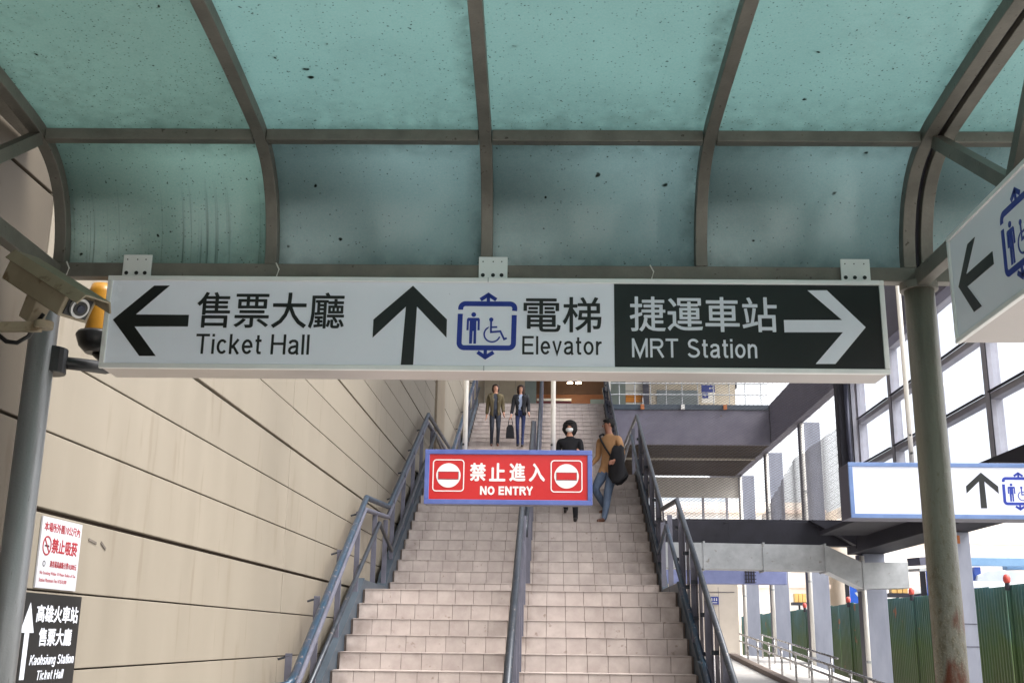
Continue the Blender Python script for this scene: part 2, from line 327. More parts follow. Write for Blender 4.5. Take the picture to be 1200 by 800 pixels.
    def build(s, name, m, parent=None, bevel=0.0, smooth=False, label=None, kind=None, loc=None, rot=None):
        me = s.mesh(name, m if isinstance(m, (list, tuple)) else [m])
        return put(name, me, parent, bevel, smooth, label, kind, loc, rot)
def put(name, me, parent=None, bevel=0.0, smooth=False, label=None, kind=None, loc=None, rot=None):
    o = bpy.data.objects.new(name, me); COL.objects.link(o)
    if parent is not None: o.parent = parent
    if loc is not None: o.location = loc
    if rot is not None: o.rotation_euler = rot
    if smooth:
        for p in me.polygons: p.use_smooth = len(p.vertices) <= 4
    if bevel:
        b = o.modifiers.new('bevel', 'BEVEL'); b.width = bevel; b.segments = 2; b.limit_method = 'ANGLE'; b.angle_limit = radians(40)
    if label: o['label'] = label
    if kind: o['kind'] = kind
    return o
def thing(name, label, cat, loc=(0, 0, 0), rotz=0, group=None):
    o = bpy.data.objects.new(name, None); COL.objects.link(o); o.empty_display_size = 0.2
    o.location = loc; o.rotation_euler = (0, 0, rotz); o['label'] = label; o['category'] = cat
    if group: o['group'] = group
    return o
def tag(o, label, cat, group=None):
    o['label'] = label; o['category'] = cat
    if group: o['group'] = group
    return o
def disc(cx, cz, r, n=32, a0=0, a1=2*pi):
    return [(cx+r*cos(a0+(a1-a0)*i/n), cz+r*sin(a0+(a1-a0)*i/n)) for i in range(n if abs(a1-a0-2*pi) < 1e-6 else n+1)]
def rrect(x0, x1, z0, z1, r, n=6):
    p = []
    for cx, cz, a in ((x1-r, z1-r, 0), (x0+r, z1-r, pi/2), (x0+r, z0+r, pi), (x1-r, z0+r, 3*pi/2)):
        p += [(cx+r*cos(a+pi/2*i/n), cz+r*sin(a+pi/2*i/n)) for i in range(n+1)]
    return p

def text(body, x0, x1, z0, z1, y, m, parent, bold=0.0, th=0.0015, name='lettering', shear=0.0):
    """a line of lettering fitted to the rectangle x0..x1, z0..z1 on a sign's face (local x-z plane, reading along +x seen from -y);
    bold thickens the strokes by that share of the letter height"""
    cu = bpy.data.curves.new('t', 'FONT'); cu.body = body; cu.size = 1; cu.resolution_u = 3; cu.shear = shear
    ob = bpy.data.objects.new('t', cu); COL.objects.link(ob); bpy.context.view_layer.update()
    dg = bpy.context.evaluated_depsgraph_get(); me = bpy.data.meshes.new_from_object(ob.evaluated_get(dg))
    bpy.data.objects.remove(ob); bpy.data.curves.remove(cu)
    V = [v.co.copy() for v in me.vertices]; Fc = [tuple(p.vertices) for p in me.polygons]
    bpy.data.meshes.remove(me)
    ax, bx = min(v.x for v in V), max(v.x for v in V); ay, by = min(v.y for v in V), max(v.y for v in V)
    t = bold*(z1-z0); kx = (x1-x0-2*t)/(bx-ax); kz = (z1-z0-2*t)/(by-ay)
    q = MB(); offs = [(0, 0)] if not bold else [(0, 0), (t, 0), (-t, 0), (0, t), (0, -t), (t*.7, t*.7), (-t*.7, t*.7), (t*.7, -t*.7), (-t*.7, -t*.7)]
    for i, (dx, dz) in enumerate(offs):
        yy = y-th*(0.55+0.05*i)
        q.add([(x0+t+(v.x-ax)*kx+dx, yy, z0+t+(v.y-ay)*kz+dz) for v in V], Fc)
    bm = bmesh.new(); me = bpy.data.meshes.new(name); me.from_pydata(q.v, [], q.f); bm.from_mesh(me)
    bmesh.ops.remove_doubles(bm, verts=bm.verts, dist=1e-6)
    for f in bm.faces:
        if f.normal.y > 0: f.normal_flip()
    r = bmesh.ops.extrude_face_region(bm, geom=bm.faces[:], use_keep_orig=True)
    for v in r['geom']:
        if isinstance(v, bmesh.types.BMVert): v.co.y = y+0.0002
    bm.to_mesh(me); bm.free(); me.materials.append(m)
    return put(name, me, parent)

def _arc(cx, cy, rx, ry, a0, a1, n=10):
    return [(cx+rx*cos(radians(a0+(a1-a0)*i/n)), cy+ry*sin(radians(a0+(a1-a0)*i/n))) for i in range(n+1)]
def _glyphs(s):
    """upright sans-serif letters as stroke centre lines; s = stroke width, capitals 1 high"""
    h = s/2; x = 0.74; G = {}
    bowl = lambda cx: _arc(cx, x/2, cx-h, x/2-h, 0, 360, 20)
    G['T'] = (.68, [[(0, 1-h), (.68, 1-h)], [(.34, 1-s), (.34, 0)]])
    G['i'] = (s, [[(h, 0), (h, x)], [(h, 1-s*1.05), (h, 1)]])
    G['l'] = (s, [[(h, 0), (h, 1)]])
    G['c'] = (.50, [_arc(.27, x/2, .27-h, x/2-h, 40, 320, 14)])
    G['k'] = (.50, [[(h, 0), (h, 1)], [(.44, x), (s*.9, .30)], [(s*1.5, .42), (.46, 0)]])
    G['e'] = (.54, [[(s*.8, x/2), (.54-s*.8, x/2)], [(.54-h, x/2-.04)]+_arc(.27, x/2, .27-h, x/2-h, 0, 325, 16)])
    G['t'] = (.30, [[(.13, .95), (.13, .16), (.17, h+.01), (.30, h)], [(0, x-h), (.30, x-h)]])
    G['H'] = (.74, [[(h, 0), (h, 1)], [(.74-h, 0), (.74-h, 1)], [(s, .53), (.74-s, .53)]])
    G['a'] = (.54, [[(h+.01, .54), (.10, .63), (.20, x-h), (.33, x-h), (.42, .62), (.44, .52), (.44, .10), (.49, 0)], [(.44, .43), (.30, .39), (.16, .36), (.08, .28), (h, .19), (.10, .10), (.19, h), (.30, .07), (.39, .14), (.44, .22)]])
    G['E'] = (.64, [[(h, 0), (h, 1)], [(s, 1-h), (.64, 1-h)], [(s, .52), (.60, .52)], [(s, h), (.64, h)]])
    G['v'] = (.50, [[(.04, x), (.25, .04), (.46, x)]])
    G['o'] = (.56, [bowl(.28)])
    G['r'] = (.32, [[(h, 0), (h, x)], [(h, .44), (.12, .58), (.20, .66), (.32, x-h)]])
    G['M'] = (.86, [[(h, 0), (h, 1)], [(.86-h, 0), (.86-h, 1)], [(h, .96), (.43, .06), (.86-h, .96)]])
    G['R'] = (.72, [[(h, 0), (h, 1)], [(s, 1-h), (.46, 1-h)]+_arc(.46, .73, .26-h, .27-h, 90, -90, 8)+[(s, .46+h)], [(.42, .46), (.70, 0)]])
    G['S'] = (.68, [_arc(.34, .74, .30-h, .26-h, 20, 190, 10)+[(.14, .60), (.34, .515), (.54, .43)]+_arc(.34, .275, .34-h, .275-h, 10, -165, 10)])
    G['n'] = (.50, [[(h, 0), (h, x)], [(h, .48), (.14, .61), (.25, x-h), (.36, x-h-.02), (.50-h, .55), (.50-h, 0)]])
    G['h'] = (.50, [[(h, 0), (h, 1)], [(h, .48), (.14, .61), (.25, x-h), (.36, x-h-.02), (.50-h, .55), (.50-h, 0)]])
    G['u'] = (.50, [[(.50-h, x), (.50-h, 0)], [(.50-h, .26), (.36, .10), (.25, h), (.13, .09), (h, .19), (h, x)]])
    G['K'] = (.70, [[(h, 0), (h, 1)], [(.66, 1), (s*.8, .40)], [(s*2, .58), (.68, 0)]])
    G['s'] = (.48, [_arc(.24, .55, .20-h, .19-h, 20, 180, 8)+[(.12, .42), (.36, .33)]+_arc(.24, .20, .24-h, .20-h, 10, -165, 8)])
    G['g'] = (.54, [bowl(.27), [(.54-h, x), (.54-h, -.08), (.44, -.20), (.27, -.24), (.12, -.20), (.06, -.12)]])
    G['N'] = (.76, [[(h, 0), (h, 1)], [(.76-h, 0), (.76-h, 1)], [(h, .97), (.76-h, .03)]])
    G['O'] = (.80, [_arc(.40, .5, .40-h, .5-h, 0, 360, 24)])
    G['Y'] = (.68, [[(.04, 1), (.34, .42), (.64, 1)], [(.34, .46), (.34, 0)]])
    return G
def sans(body, x0, x1, z0, z1, y, m, parent, weight=0.125, gap=0.13, space=0.36, th=0.0015, slant=0.0):
    """lettering from stroke glyphs; z0 is the base line, z1 the top of the capitals"""
    G = _glyphs(weight); X = 0; items = []
    for ch in body:
        if ch == ' ': X += space; continue
        wd, st = G[ch]; items.append((X, st)); X += wd+gap
    X -= gap; kx = (x1-x0)/X; kz = z1-z0; q = MB(); c = 0
    for ox, st in items:
        for pl_ in st:
            c += 1; closed = len(pl_) > 8 and abs(pl_[0][0]-pl_[-1][0])+abs(pl_[0][1]-pl_[-1][1]) < 1e-6
            p = [((ox+a+slant*b)*X/X, b) for a, b in (pl_[:-1] if closed else pl_)]
            k = len(q.v); q.stroke(p, weight, y-th-0.00006*(c % 5), y, closed)
            for i in range(k, len(q.v)):
                a, yy, b = q.v[i]; q.v[i] = (x0+a*kx, yy, z0+b*kz)
    return q.build('lettering', m, parent)

def lift_pictogram(parent, cx, cz, s, y, m, name='elevator_pictogram'):
    """rounded lift car outline with up and down arrows, a standing figure and a wheelchair user; s = height with arrows"""
    mb = MB(); k = s/78.0; y0, y1 = y-0.0015, y
    X = lambda a: cx+(a-353)*k/7.27; Z = lambda b: cz-(b-387)*k/7.27
    def st(pts, wd, closed=False): mb.stroke([(X(a), Z(b)) for a, b in pts], wd*k/7.27, y0, y1, closed)
    arc = lambda ox, oy, r, a0, a1, n=7: [(ox+r*cos(radians(a0+(a1-a0)*i/n)), oy+r*sin(radians(a0+(a1-a0)*i/n))) for i in range(n+1)]
    st([(128, 248)]+arc(168, 235, 40, 180, 270)+arc(540, 235, 40, 270, 360)+[(578, 256)], 42)
    st([(126, 284)]+[(122, 530)]+arc(162, 535, 40, 180, 90)+arc(532, 535, 40, 90, 0)+[(576, 292)], 42)
    st([(292, 160), (358, 116), (424, 160)], 32); st([(358, 112), (358, 178)], 28)
    st([(276, 612), (340, 656), (408, 612)], 32); st([(340, 596), (340, 658)], 28)
    mb.poly([(X(a), Z(b)) for a, b in arc(238, 290, 20, 0, 360, 16)[:-1]], y0, y1)
    mb.poly([(X(a), Z(b)) for a, b in ((192, 318), (282, 318), (290, 330), (290, 425), (272, 425), (272, 345), (262, 345), (262, 540), (240, 540), (240, 432), (232, 432), (228, 540), (204, 540), (206, 345), (200, 345), (198, 425), (180, 425), (182, 330))], y0, y1)
    mb.poly([(X(a), Z(b)) for a, b in arc(385, 332, 18, 0, 360, 16)[:-1]], y0, y1)
    st([(384, 345), (384, 440), (462, 432), (494, 500), (516, 490)], 16); st([(390, 398), (436, 396)], 14)
    st(arc(394, 458, 64, -130, -360, 20)[0:1]+arc(394, 458, 66, -122, -342, 22), 13)
    return mb.build(name, m, parent)

# ================================================================== THE SETTING
g = MB(); g.box(-400, 400, -200, 900, -0.4, 0.08); g.build('ground', GROUND, kind='structure')

# ---- ramp beside the staircase, its kerb and the raised slab behind the railing
rz = lambda Y: 0.08+max(0, Y-11.4)*0.0586
rp = MB()
rp.add([(1.75, 11.4, 0.05), (4.55, 11.4, 0.05), (4.55, 30.3, 0.05), (1.75, 30.3, 0.05), (1.75, 11.4, 0.085), (4.55, 11.4, 0.085), (4.55, 30.3, rz(30.3)), (1.75, 30.3, rz(30.3))],
       [(0, 3, 2, 1), (4, 5, 6, 7), (0, 1, 5, 4), (1, 2, 6, 5), (2, 3, 7, 6), (3, 0, 4, 7)])
rp.box(1.75, 5.7, 30.3, 37.5, 0.05, 1.187); rp.build('ramp', CONC, kind='structure')
sl = MB()
sl.add([(4.75, 11.4, 0.05), (6.2, 11.4, 0.05), (6.2, 30.3, 0.05), (4.75, 30.3, 0.05), (4.75, 11.4, 0.10), (6.2, 11.4, 0.10), (6.2, 30.3, rz(30.3)+0.02), (4.75, 30.3, rz(30.3)+0.02)],
       [(0, 3, 2, 1), (4, 5, 6, 7), (0, 1, 5, 4), (1, 2, 6, 5), (2, 3, 7, 6), (3, 0, 4, 7)])
sl.build('pavement', CONC, kind='structure')
kb = MB(); kb.bar((4.65, 11.4, 0.10), (4.65, 30.3, rz(30.3)+0.03), 0.19, 0.14); kb.build('ramp_kerb', CURB, kind='structure', bevel=0.01)

# ================================================================== STATION WALL (left)
wall = thing('station_wall', 'tall beige wall of long cladding panels with dark joints along the left of the stairs', 'wall', (-2.4, 0, 0))
core = MB(); core.box(-0.40, -0.045, -3.2, 21.7, 0.0, 11.4); core.build('wall_core', WALL_GAP, wall)
PL = 5.05
rows = 26; z0 = 1.42-0.365*3-0.25
pme = {}
for c_ in range(-2, 4):
    ya = 9.93+(c_-1)*PL; yb = ya+PL-0.012
    ya = max(ya, -3.2); yb = min(yb, 21.7)
    if yb-ya < 0.3: continue
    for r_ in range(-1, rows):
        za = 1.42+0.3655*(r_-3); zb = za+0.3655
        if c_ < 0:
            if (r_-2) % 3: continue          # the shade-toned cladding has panels three courses tall
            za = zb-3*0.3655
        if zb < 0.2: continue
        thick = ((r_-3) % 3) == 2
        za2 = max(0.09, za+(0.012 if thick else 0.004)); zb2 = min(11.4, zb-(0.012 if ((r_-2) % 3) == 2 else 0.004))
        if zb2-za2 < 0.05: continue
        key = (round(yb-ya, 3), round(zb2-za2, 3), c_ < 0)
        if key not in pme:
            b = MB(); b.box(-0.04, 0, 0, key[0], 0, key[1]); pme[key] = b.mesh('panel', [WALL_SHADE_TONE if c_ < 0 else WALL])
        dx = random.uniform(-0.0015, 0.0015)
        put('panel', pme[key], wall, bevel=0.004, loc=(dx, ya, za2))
# scratches by the notices
sc_ = MB(); sc_.bar((0.0035, 5.70, 2.062), (0.0035, 5.80, 2.05), 0.002, 0.012); sc_.bar((0.0035, 5.86, 2.06), (0.0035, 5.93, 2.03), 0.002, 0.014)
sc_.build('scratch', mat('scratch_mark', rgb(84, 76, 70), rgb(104, 96, 88), 0.8), wall)
WALL2 = mat('brown_grey_pilaster_paint', rgb(112, 100, 84), rgb(128, 116, 98), 0.6, 0, 2)
pl = MB(); pl.box(-2.8, -2.36, 21.75, 23.3, 0.08, 11.4); tag(pl.build('wall_pilaster', WALL2), 'brown grey pilaster at the far end of the beige wall', 'pilaster')
w2 = thing('upper_station_wall', 'beige wall continuing beside the upper flight of stairs past the brown pilaster', 'wall', (-2.42, 23.32, 0))
b = MB(); b.box(-0.4, -0.045, 0, 20, 0.08, 11.4); b.build('wall_core', WALL_GAP, w2)
for c_ in range(4):
    for r_ in range(10):
        b = MB(); b.box(-0.04, 0, c_*PL*0.98+0.01, c_*PL*0.98+PL*0.98-0.01, 4.3+r_*0.72, 4.3+(r_+1)*0.72-0.02)
        b.build('panel', WALL, w2)

# ================================================================== STAIRCASE
stairs = thing('staircase', 'broad tiled staircase in three flights climbing beside the beige wall', 'staircase', (0, 9.26, 0.08))
XL, XR = -2.18, 1.38
flights = [(9.26, 0.08, 12), (15.0, 2.12, 13), (23.96, 4.33, 22)]
T, H = 0.34, 0.17
sb = MB(); prof = [(9.262, 0.0)]
for Y0, Z0, n in flights:
    for i in range(n):
        prof.append((Y0+T*i+0.012, Z0+H*i)); prof.append((Y0+T*i+0.012, Z0+H*(i+1)-0.003))
prof.append((44, 8.067)); prof.append((44, 0.0))
pp = [(a-9.26, b-0.08) for a, b in prof]
n_ = len(pp); vs = [(x, a, b) for x in (XL-0.02, XR+0.02) for a, b in pp]
sb.add(vs, [tuple(range(n_)), tuple(range(2*n_-1, n_-1, -1))]+[(i, (i+1) % n_, (i+1) % n_+n_, i+n_) for i in range(n_)])
sb.build('stair_body', GROUT, stairs)
tw = 3.56/17
nose = MB(); nose.box(0.0018, tw-0.0018, 0, 0.012, 0.004, H-0.0045)
tme = nose.mesh('tile', [TILE]); stuff = MB()
count = 0
for fi, (Y0, Z0, n) in enumerate(flights):
    for i in range(n):
        off = 0.0
        xs = [XL]; x = XL+tw-off
        while x < XR-0.03: xs.append(x); x += tw
        xs.append(XR)
        single = (fi == 0 and i >= 5) or (fi == 1 and i <= 8)
        for a, b_ in zip(xs[:-1], xs[1:]):
            full = abs((b_-a)-tw) < 1e-4
            jit = random.uniform(0, 0.002)
            y = Y0+T*i; z = Z0+H*i
            if single and count < 299:
                if full: me = tme
                else:
                    q = MB(); q.box(0.0018, b_-a-0.0018, 0, 0.012, 0.004, H-0.0045); me = q.mesh('tile', [TILE])
                put('tile', me, stairs, bevel=0.003, loc=(a, y-9.26-jit, z-0.08)); count += 1
            else:
                stuff.box(a+0.0018, b_-0.0018, y-9.26-jit, y-9.26+0.0118, z-0.08+0.004, z-0.08+H-0.0045)
        # tread tiles: nosing row a little proud
        for a, b_ in zip(xs[:-1], xs[1:]):
            stuff.box(a+0.002, b_-0.002, y-9.26-0.008, y-9.26+0.16, z+H-0.08-0.0025, z+H-0.08+0.006)
            stuff.box(a+0.002, b_-0.002, y-9.26+0.164, y-9.26+T+0.005, z+H-0.08-0.0025, z+H-0.08+0.005)
for (ya, yb, z) in ((13.02, 15.0, 2.12), (19.1, 23.96, 4.33), (31.12, 33, 8.07)):
    k = int((yb-ya)/0.2)
    for i in range(k):
        for j in range(17):
            stuff.box(XL+j*tw+0.002, XL+(j+1)*tw-0.002, ya-9.26+0.25+i*0.2, ya-9.26+0.246+(i+1)*0.2, z-0.083, z-0.075)
stuff.build('tiling', TILE, stairs, kind='stuff', label='smaller tiles on the treads, landings and far risers')
# stringers: blue grey plates both sides, following each flight and landing
def stringer(x0, x1, drop):
    for fi, (Y0, Z0, n) in enumerate(flights):
        Ye = Y0+T*(n-1)
        q = MB(); p = [(Y0-0.25, Z0-0.35), (Y0-0.22, Z0+0.10), (Y0+0.02, Z0+H+0.13), (Ye+0.10, Z0+H*n+0.13), (Ye+0.10, Z0+H*n-0.5)]
        if fi == 0: p[0] = (Y0-0.25, Z0)
        vv = [(x, a-9.26, b-0.08) for x in (x0, x1) for a, b in p]; k = len(p)
        q.add(vv, [tuple(range(k)), tuple(range(2*k-1, k-1, -1))]+[(i, (i+1) % k, (i+1) % k+k, i+k) for i in range(k)])
        q.build('stringer', BLUEGREY, stairs)
        q = MB()
        Yn = flights[fi+1][0]-0.23 if fi < 2 else 33
        if fi < 2:
            q.box(x0, x1, Ye+0.103-9.26, Yn-9.26, Z0+H*n-0.6, Z0+H*n+0.13-0.08-0.02); q.build('landing_edge', BLUEGREY, stairs)
stringer(XL-0.15, XL-0.024, 0); stringer(XR+0.024, XR+0.10, 0)

# ---- handrails
def rail_path(x, h, y_in=0.35, start=0.0, segs=(0, 1, 2)):
    """polyline following a flight at height h above the nosings, as used for each flight"""
    out = []
    for fi in segs:
        Y0, Z0, n = flights[fi]
        Ys = Y0-(start if fi == segs[0] else 0.0)
        Ye = Y0+T*(n-1)+0.18
        out.append(((x, Ys, Z0+H+h-(Y0-Ys)*0.5), (x, Ye, Z0+H*n+h+0.07)))
    return out
def balustrade(name, label, x, side, infill):
    root = thing(name, label, 'railing', (x, 9.2, 0.08), 0)
    L = lambda p: (p[0]-x, p[1]-9.2, p[2]-0.08)
    for h, rad, m, nm, dx in ((1.0, 0.034 if not infill else 0.030, RAILBLUE if not infill else RAILDARK, 'top_rail', 0), (0.86, 0.030, PURPLE, 'second_rail', side*0.01), (0.42, 0.026, RAILBLUE if infill else RAILDARK, 'lower_rail', -side*0.06)):
        if infill and nm == 'second_rail': continue
        pth = rail_path(x+dx, h)
        pts = []
        for fi, (a, b_) in enumerate(pth):
            a = Vector(a); b_ = Vector(b_)
            if fi == 0:
                a = a-Vector((0, 0.7, 0.35))
                if nm == 'top_rail' and not infill: pts += [Vector((x-0.13, 9.14, 1.19)), Vector((x+0.06, 9.14, 1.20)), Vector((x+0.12, 9.16, 1.21)), Vector((x+0.14, 9.26, 1.26))]
                elif nm == 'second_rail': pts += [Vector((x+0.13, 9.20, 1.02)), Vector((x+0.13, 9.30, 1.12))]
                else: pts += [a]
            else: pts.append(a)
            if nm == 'lower_rail' and fi < 2: b_ = b_+Vector((0, 0.7, 0.35))
            pts.append(b_)
        for k in range(3):
            pass
        pts2 = []
        for k, p in enumerate(pts): pts2.append(L(p))
        MB().tube(pts2, rad, 10).build(nm, m, root, smooth=True)
    # posts
    for fi, (Y0, Z0, n) in enumerate(flights):
        st = list(range(1, n, 3)) if n < 20 else list(range(1, n, 4))
        for i in st:
            y = Y0+T*i+0.1; z = Z0+H*(i+1)
            zt = Z0+H+(y-Y0)*0.5+(0.98)
            q = MB(); q.box(-0.038, 0.0195, y-0.010-9.2, y+0.010-9.2, z-0.25-0.08, zt-0.08); q.build('post', PURPLE, root, bevel=0.002)
            if not infill:
                q = MB(); q.tube([(0.0, y-9.2, zt-0.10), (side*0.10, y-9.2, zt-0.13)], 0.011, 6)
                q.build('bracket', RAILDARK, root)
    # level posts on the landings
    for fi in (0, 1):
        Y0, Z0, n = flights[fi]; Yn = flights[fi+1][0]; z = flights[fi+1][1]
        for y in (Y0+T*(n-1)+0.95, Yn-0.15):
            q = MB(); q.box(-0.042, 0.0195, y-0.010-9.2, y+0.010-9.2, z-0.2-0.08, z+0.98-0.08); q.build('post', PURPLE, root, bevel=0.002)
    if infill:
        for fi, (Y0, Z0, n) in enumerate(flights):
            for i in range(0, n-1, 2):
                ya = Y0+T*i+0.04; yb = min(ya+T*2-0.03, Y0+T*(n-1)+0.12)
                q = MB(); ns = 4; dy = (yb-ya)/ns
                for s_ in range(ns):   # pressed sheet: shallow ridges
                    y1 = ya+s_*dy; y2 = y1+dy
                    zz = lambda yy, hh: Z0+H+(yy-Y0)*0.5+hh-0.08
                    off = 0.012 if s_ % 2 else 0.0
                    x1 = 0.022+off; x2 = x1+0.006
                    vv = [(x_, y_-9.2, zz(y_, h_)) for x_ in (x1, x2) for y_, h_ in ((y1, 0.10), (y2+0.004, 0.10), (y2+0.004, 0.93), (y1, 0.93))]
                    q.add(vv, [(0, 1, 2, 3), (7, 6, 5, 4), (0, 4, 5, 1), (1, 5, 6, 2), (2, 6, 7, 3), (3, 7, 4, 0)])
                q.build('infill_panel', PURPLE, root)
            for i in range(1, n, 2):
                y = Y0+T*i+0.03; z = Z0+H+(y-Y0)*0.5
                for hh in (0.36, 0.72):
                    q = MB(); q.box(-0.045, 0.02, y-0.02-9.2, y+0.02-9.2, z+hh-0.02-0.08, z+hh+0.02-0.08); q.build('bracket', RAILDARK, root)
    return root
balustrade('stair_railing', 'blue and grey tubular stair railing by the beige wall, on the left of the steps', -2.24, -1, False)
balustrade('stair_railing', 'stair railing with violet grey sheet infill on the open right side of the steps', 1.44, 1, True)
mid = thing('middle_handrail', 'single handrail on flat posts dividing the staircase into two lanes', 'handrail', (-0.38, 9.2, 0.08))
for fi, (Y0, Z0, n) in enumerate(flights):
    Ye = Y0+T*(n-1)
    h = 0.95 if fi == 0 else 0.9
    a = Vector((0, Y0-0.35-9.2, Z0+H+h-0.18-0.08)); b_ = Vector((0, Ye+0.1-9.2, Z0+H*n+h-0.05))
    pts = [a+Vector((0, -0.0, -0.14)), a, b_, b_+Vector((0, 0.10, -0.02)), b_+Vector((0, 0.12, -0.12))]
    MB().tube(pts, 0.032, 12).build('rail', RAILDARK, mid, smooth=True)
    for i in range(0, n, 2):
        y = Y0+T*i+0.14; z = Z0+H*(i+1)
        q = MB(); q.box(-0.035, 0.055, y-0.03-9.2, y+0.03-9.2, z-0.10, Z0+H+(y-Y0)*0.5+h-0.10); q.build('post', PURPLE, mid, bevel=0.003)

# ================================================================== CANOPY (frame and sheets), turned 1.1 degrees
ROT = radians(1.1)
prof_h = [(4.5, 3.13), (4.497, 3.2), (4.475, 3.30), (4.42, 3.42), (4.32, 3.52), (4.17, 3.583), (3.95, 3.612), (3.6, 3.640), (3.2, 3.662), (2.4, 3.69), (1.6, 3.703)]
def smooth_profile(p, k=8):
    o = []
    for i in range(len(p)-1):
        a, b, c, d = [Vector(p[max(0, min(len(p)-1, i+j))]) for j in (-1, 0, 1, 2)]
        for t in range(k):
            t /= k; o.append(tuple(0.5*((2*b)+(c-a)*t+(2*a-5*b+4*c-d)*t*t+(3*b-a-3*c+d)*t**3)))
    return o+[p[-1]]
prof_h = smooth_profile(prof_h)
YC = 1.6; DP = 4.5*2-2*YC      # crown line and depth of the vault
prof_full = prof_h+[(2*YC-y, z) for y, z in reversed(prof_h[:-1])]
pf = [(y-4.5, z) for y, z in prof_full]
def offset(p, d):
    o = []
    for i in range(len(p)):
        a = Vector(p[max(i-1, 0)]); b = Vector(p[min(i+1, len(p)-1)]); t = (b-a).normalized(); nn = Vector((t.y, -t.x))
        o.append((p[i][0]+nn.x*d, p[i][1]+nn.y*d))
    return o
def canopy(label, rib_x, post_x, lows, tops, side_x, loc, endpost=True):
    root = thing('canopy', label, 'canopy', loc, ROT)
    for x, wd in rib_x:
        q = MB(); q.sweep(offset(pf, -0.03), x-wd/2, x+wd/2, 0.055); q.build('rib', FRAME, root, bevel=0.003)
    xa, xb = rib_x[0][0], rib_x[-1][0]
    q = MB(); q.box(xa-0.03, xb+0.03, -0.031, 0.029, 3.066, 3.128); q.build('eaves_beam', FRAME, root, bevel=0.003)
    q = MB(); q.box(xa-0.03, xb+0.03, -DP+4.5-4.53, -DP+4.5-4.47, 3.066, 3.128); q.build('eaves_beam', FRAME, root, bevel=0.003)
    for y, z in ((4.17, 3.583), (YC, 3.703), (2*YC-4.17, 3.583)):
        for (x1, _), (x2, _) in zip(rib_x[:-1], rib_x[1:]):
            q = MB(); q.box(x1+0.028, x2-0.028, y-4.5-0.024, y-4.5+0.024, z-0.032, z+0.016); q.build('purlin', FRAME, root, bevel=0.003)
    gl = offset(pf, 0.030)
    near = lambda y: min(range(len(gl)), key=lambda i: abs(gl[i][0]-y))
    i1, i2, i3 = near(-0.33), near(YC-4.5), near(-DP+0.33)       # sheets meet over the purlins
    for i, ((x1, _), (x2, _)) in enumerate(zip(rib_x[:-1], rib_x[1:])):
        low = gl[:i1+1]; top = gl[i1:i2+1]
        MB().sweep(low, x1+0.004, x2-0.004, 0.006).build('pane', lows[i], root, smooth=True)
        MB().sweep(top, x1+0.004, x2-0.004, 0.006).build('pane', tops[i], root)
        t2 = gl[i2:i3+1]
        MB().sweep(t2, x1+0.004, x2-0.004, 0.006).build('pane', tops[i], root)
        t3 = gl[i3:]
        MB().sweep(t3, x1+0.004, x2-0.004, 0.006).build('pane', lows[i], root)
    for x in post_x:
        for yy in (0.0, -DP):
            q = MB(); q.tube([(x, yy, 0.08), (x, yy, 3.062)], 0.057 if x < 0 else 0.062, 28)
            q.build('post', POLE_RUST if x == 1.535 else (POLE_GREY if x < 0 else POLE), root, smooth=True)
            q = MB(); q.tube([(x, yy, 3.035), (x, yy, 3.0655)], 0.078, 24); q.build('post_cap', FRAME, root)
    # side trusses: a level member from post to post with zigzag braces up to the end rib
    for x in side_x:
        q = MB(); q.bar((x, -0.05, 3.075), (x, -DP+0.05, 3.075), 0.05, 0.07); q.build('side_beam', FRAME, root, bevel=0.003)
        y = -0.36; up = True
        nodes = [(-0.36, 3.55), (-0.98, 3.10), (-1.40, 3.60), (-2.10, 3.10), (-2.60, 3.64), (-3.20, 3.10), (-3.80, 3.64), (-4.6, 3.10), (-5.1, 3.58)]
        for (a, b), (c, d) in zip(nodes[:-1], nodes[1:]):
            q = MB(); q.bar((x, a, b), (x, c, d), 0.045, 0.05); q.build('brace', FRAME, root)
    return root
ca = canopy('arched teal glass canopy on round posts, the main sign hanging from its edge',
       [(-2.13, 0.05), (-1.217, 0.05), (-0.293, 0.05), (0.620, 0.05), (1.497, 0.052)], [-2.168, 1.535],
       [GLASS_LOW_DIRTY, GLASS_LOW, GLASS_LOW, GLASS_LOW], [GLASS_TOP_DIRTY, GLASS_TOP, GLASS_TOP, GLASS_TOP], [-2.13, 1.53], (0, 4.5, 0))
cb = canopy('next bay of the arched teal glass canopy, to the right of the double rib',
       [(1.572, 0.052), (2.48, 0.05), (3.39, 0.05), (4.3, 0.05), (5.2, 0.05), (6.1, 0.05), (7.0, 0.05), (7.9, 0.05)], [4.3, 7.9],
       [GLASS_LOW]*7, [GLASS_TOP]*7, [], (0, 4.5, 0))
fl_ = MB(); fl_.box(-2.39, -2.10, -DP, 0.10, 3.742, 3.752); fl_.build('light_block_plate', FRAME, ca)  # added plate, out of view, keeps sky light off the wall below
gk = MB(); gk.sweep(offset(pf, 0.0), 1.520, 1.549, 0.02); gk.build('rib_gasket', DARKBEAM, ca)
# thin pale wire ties on the beams
for x in (-1.19, -2.09, 0.40):
    q = MB(); q.tube([(x, -0.036, 3.13), (x+0.015, -0.038, 3.10), (x+0.006, -0.036, 3.07)], 0.003, 6); q.build('wire_tie', PIPE_W, ca)

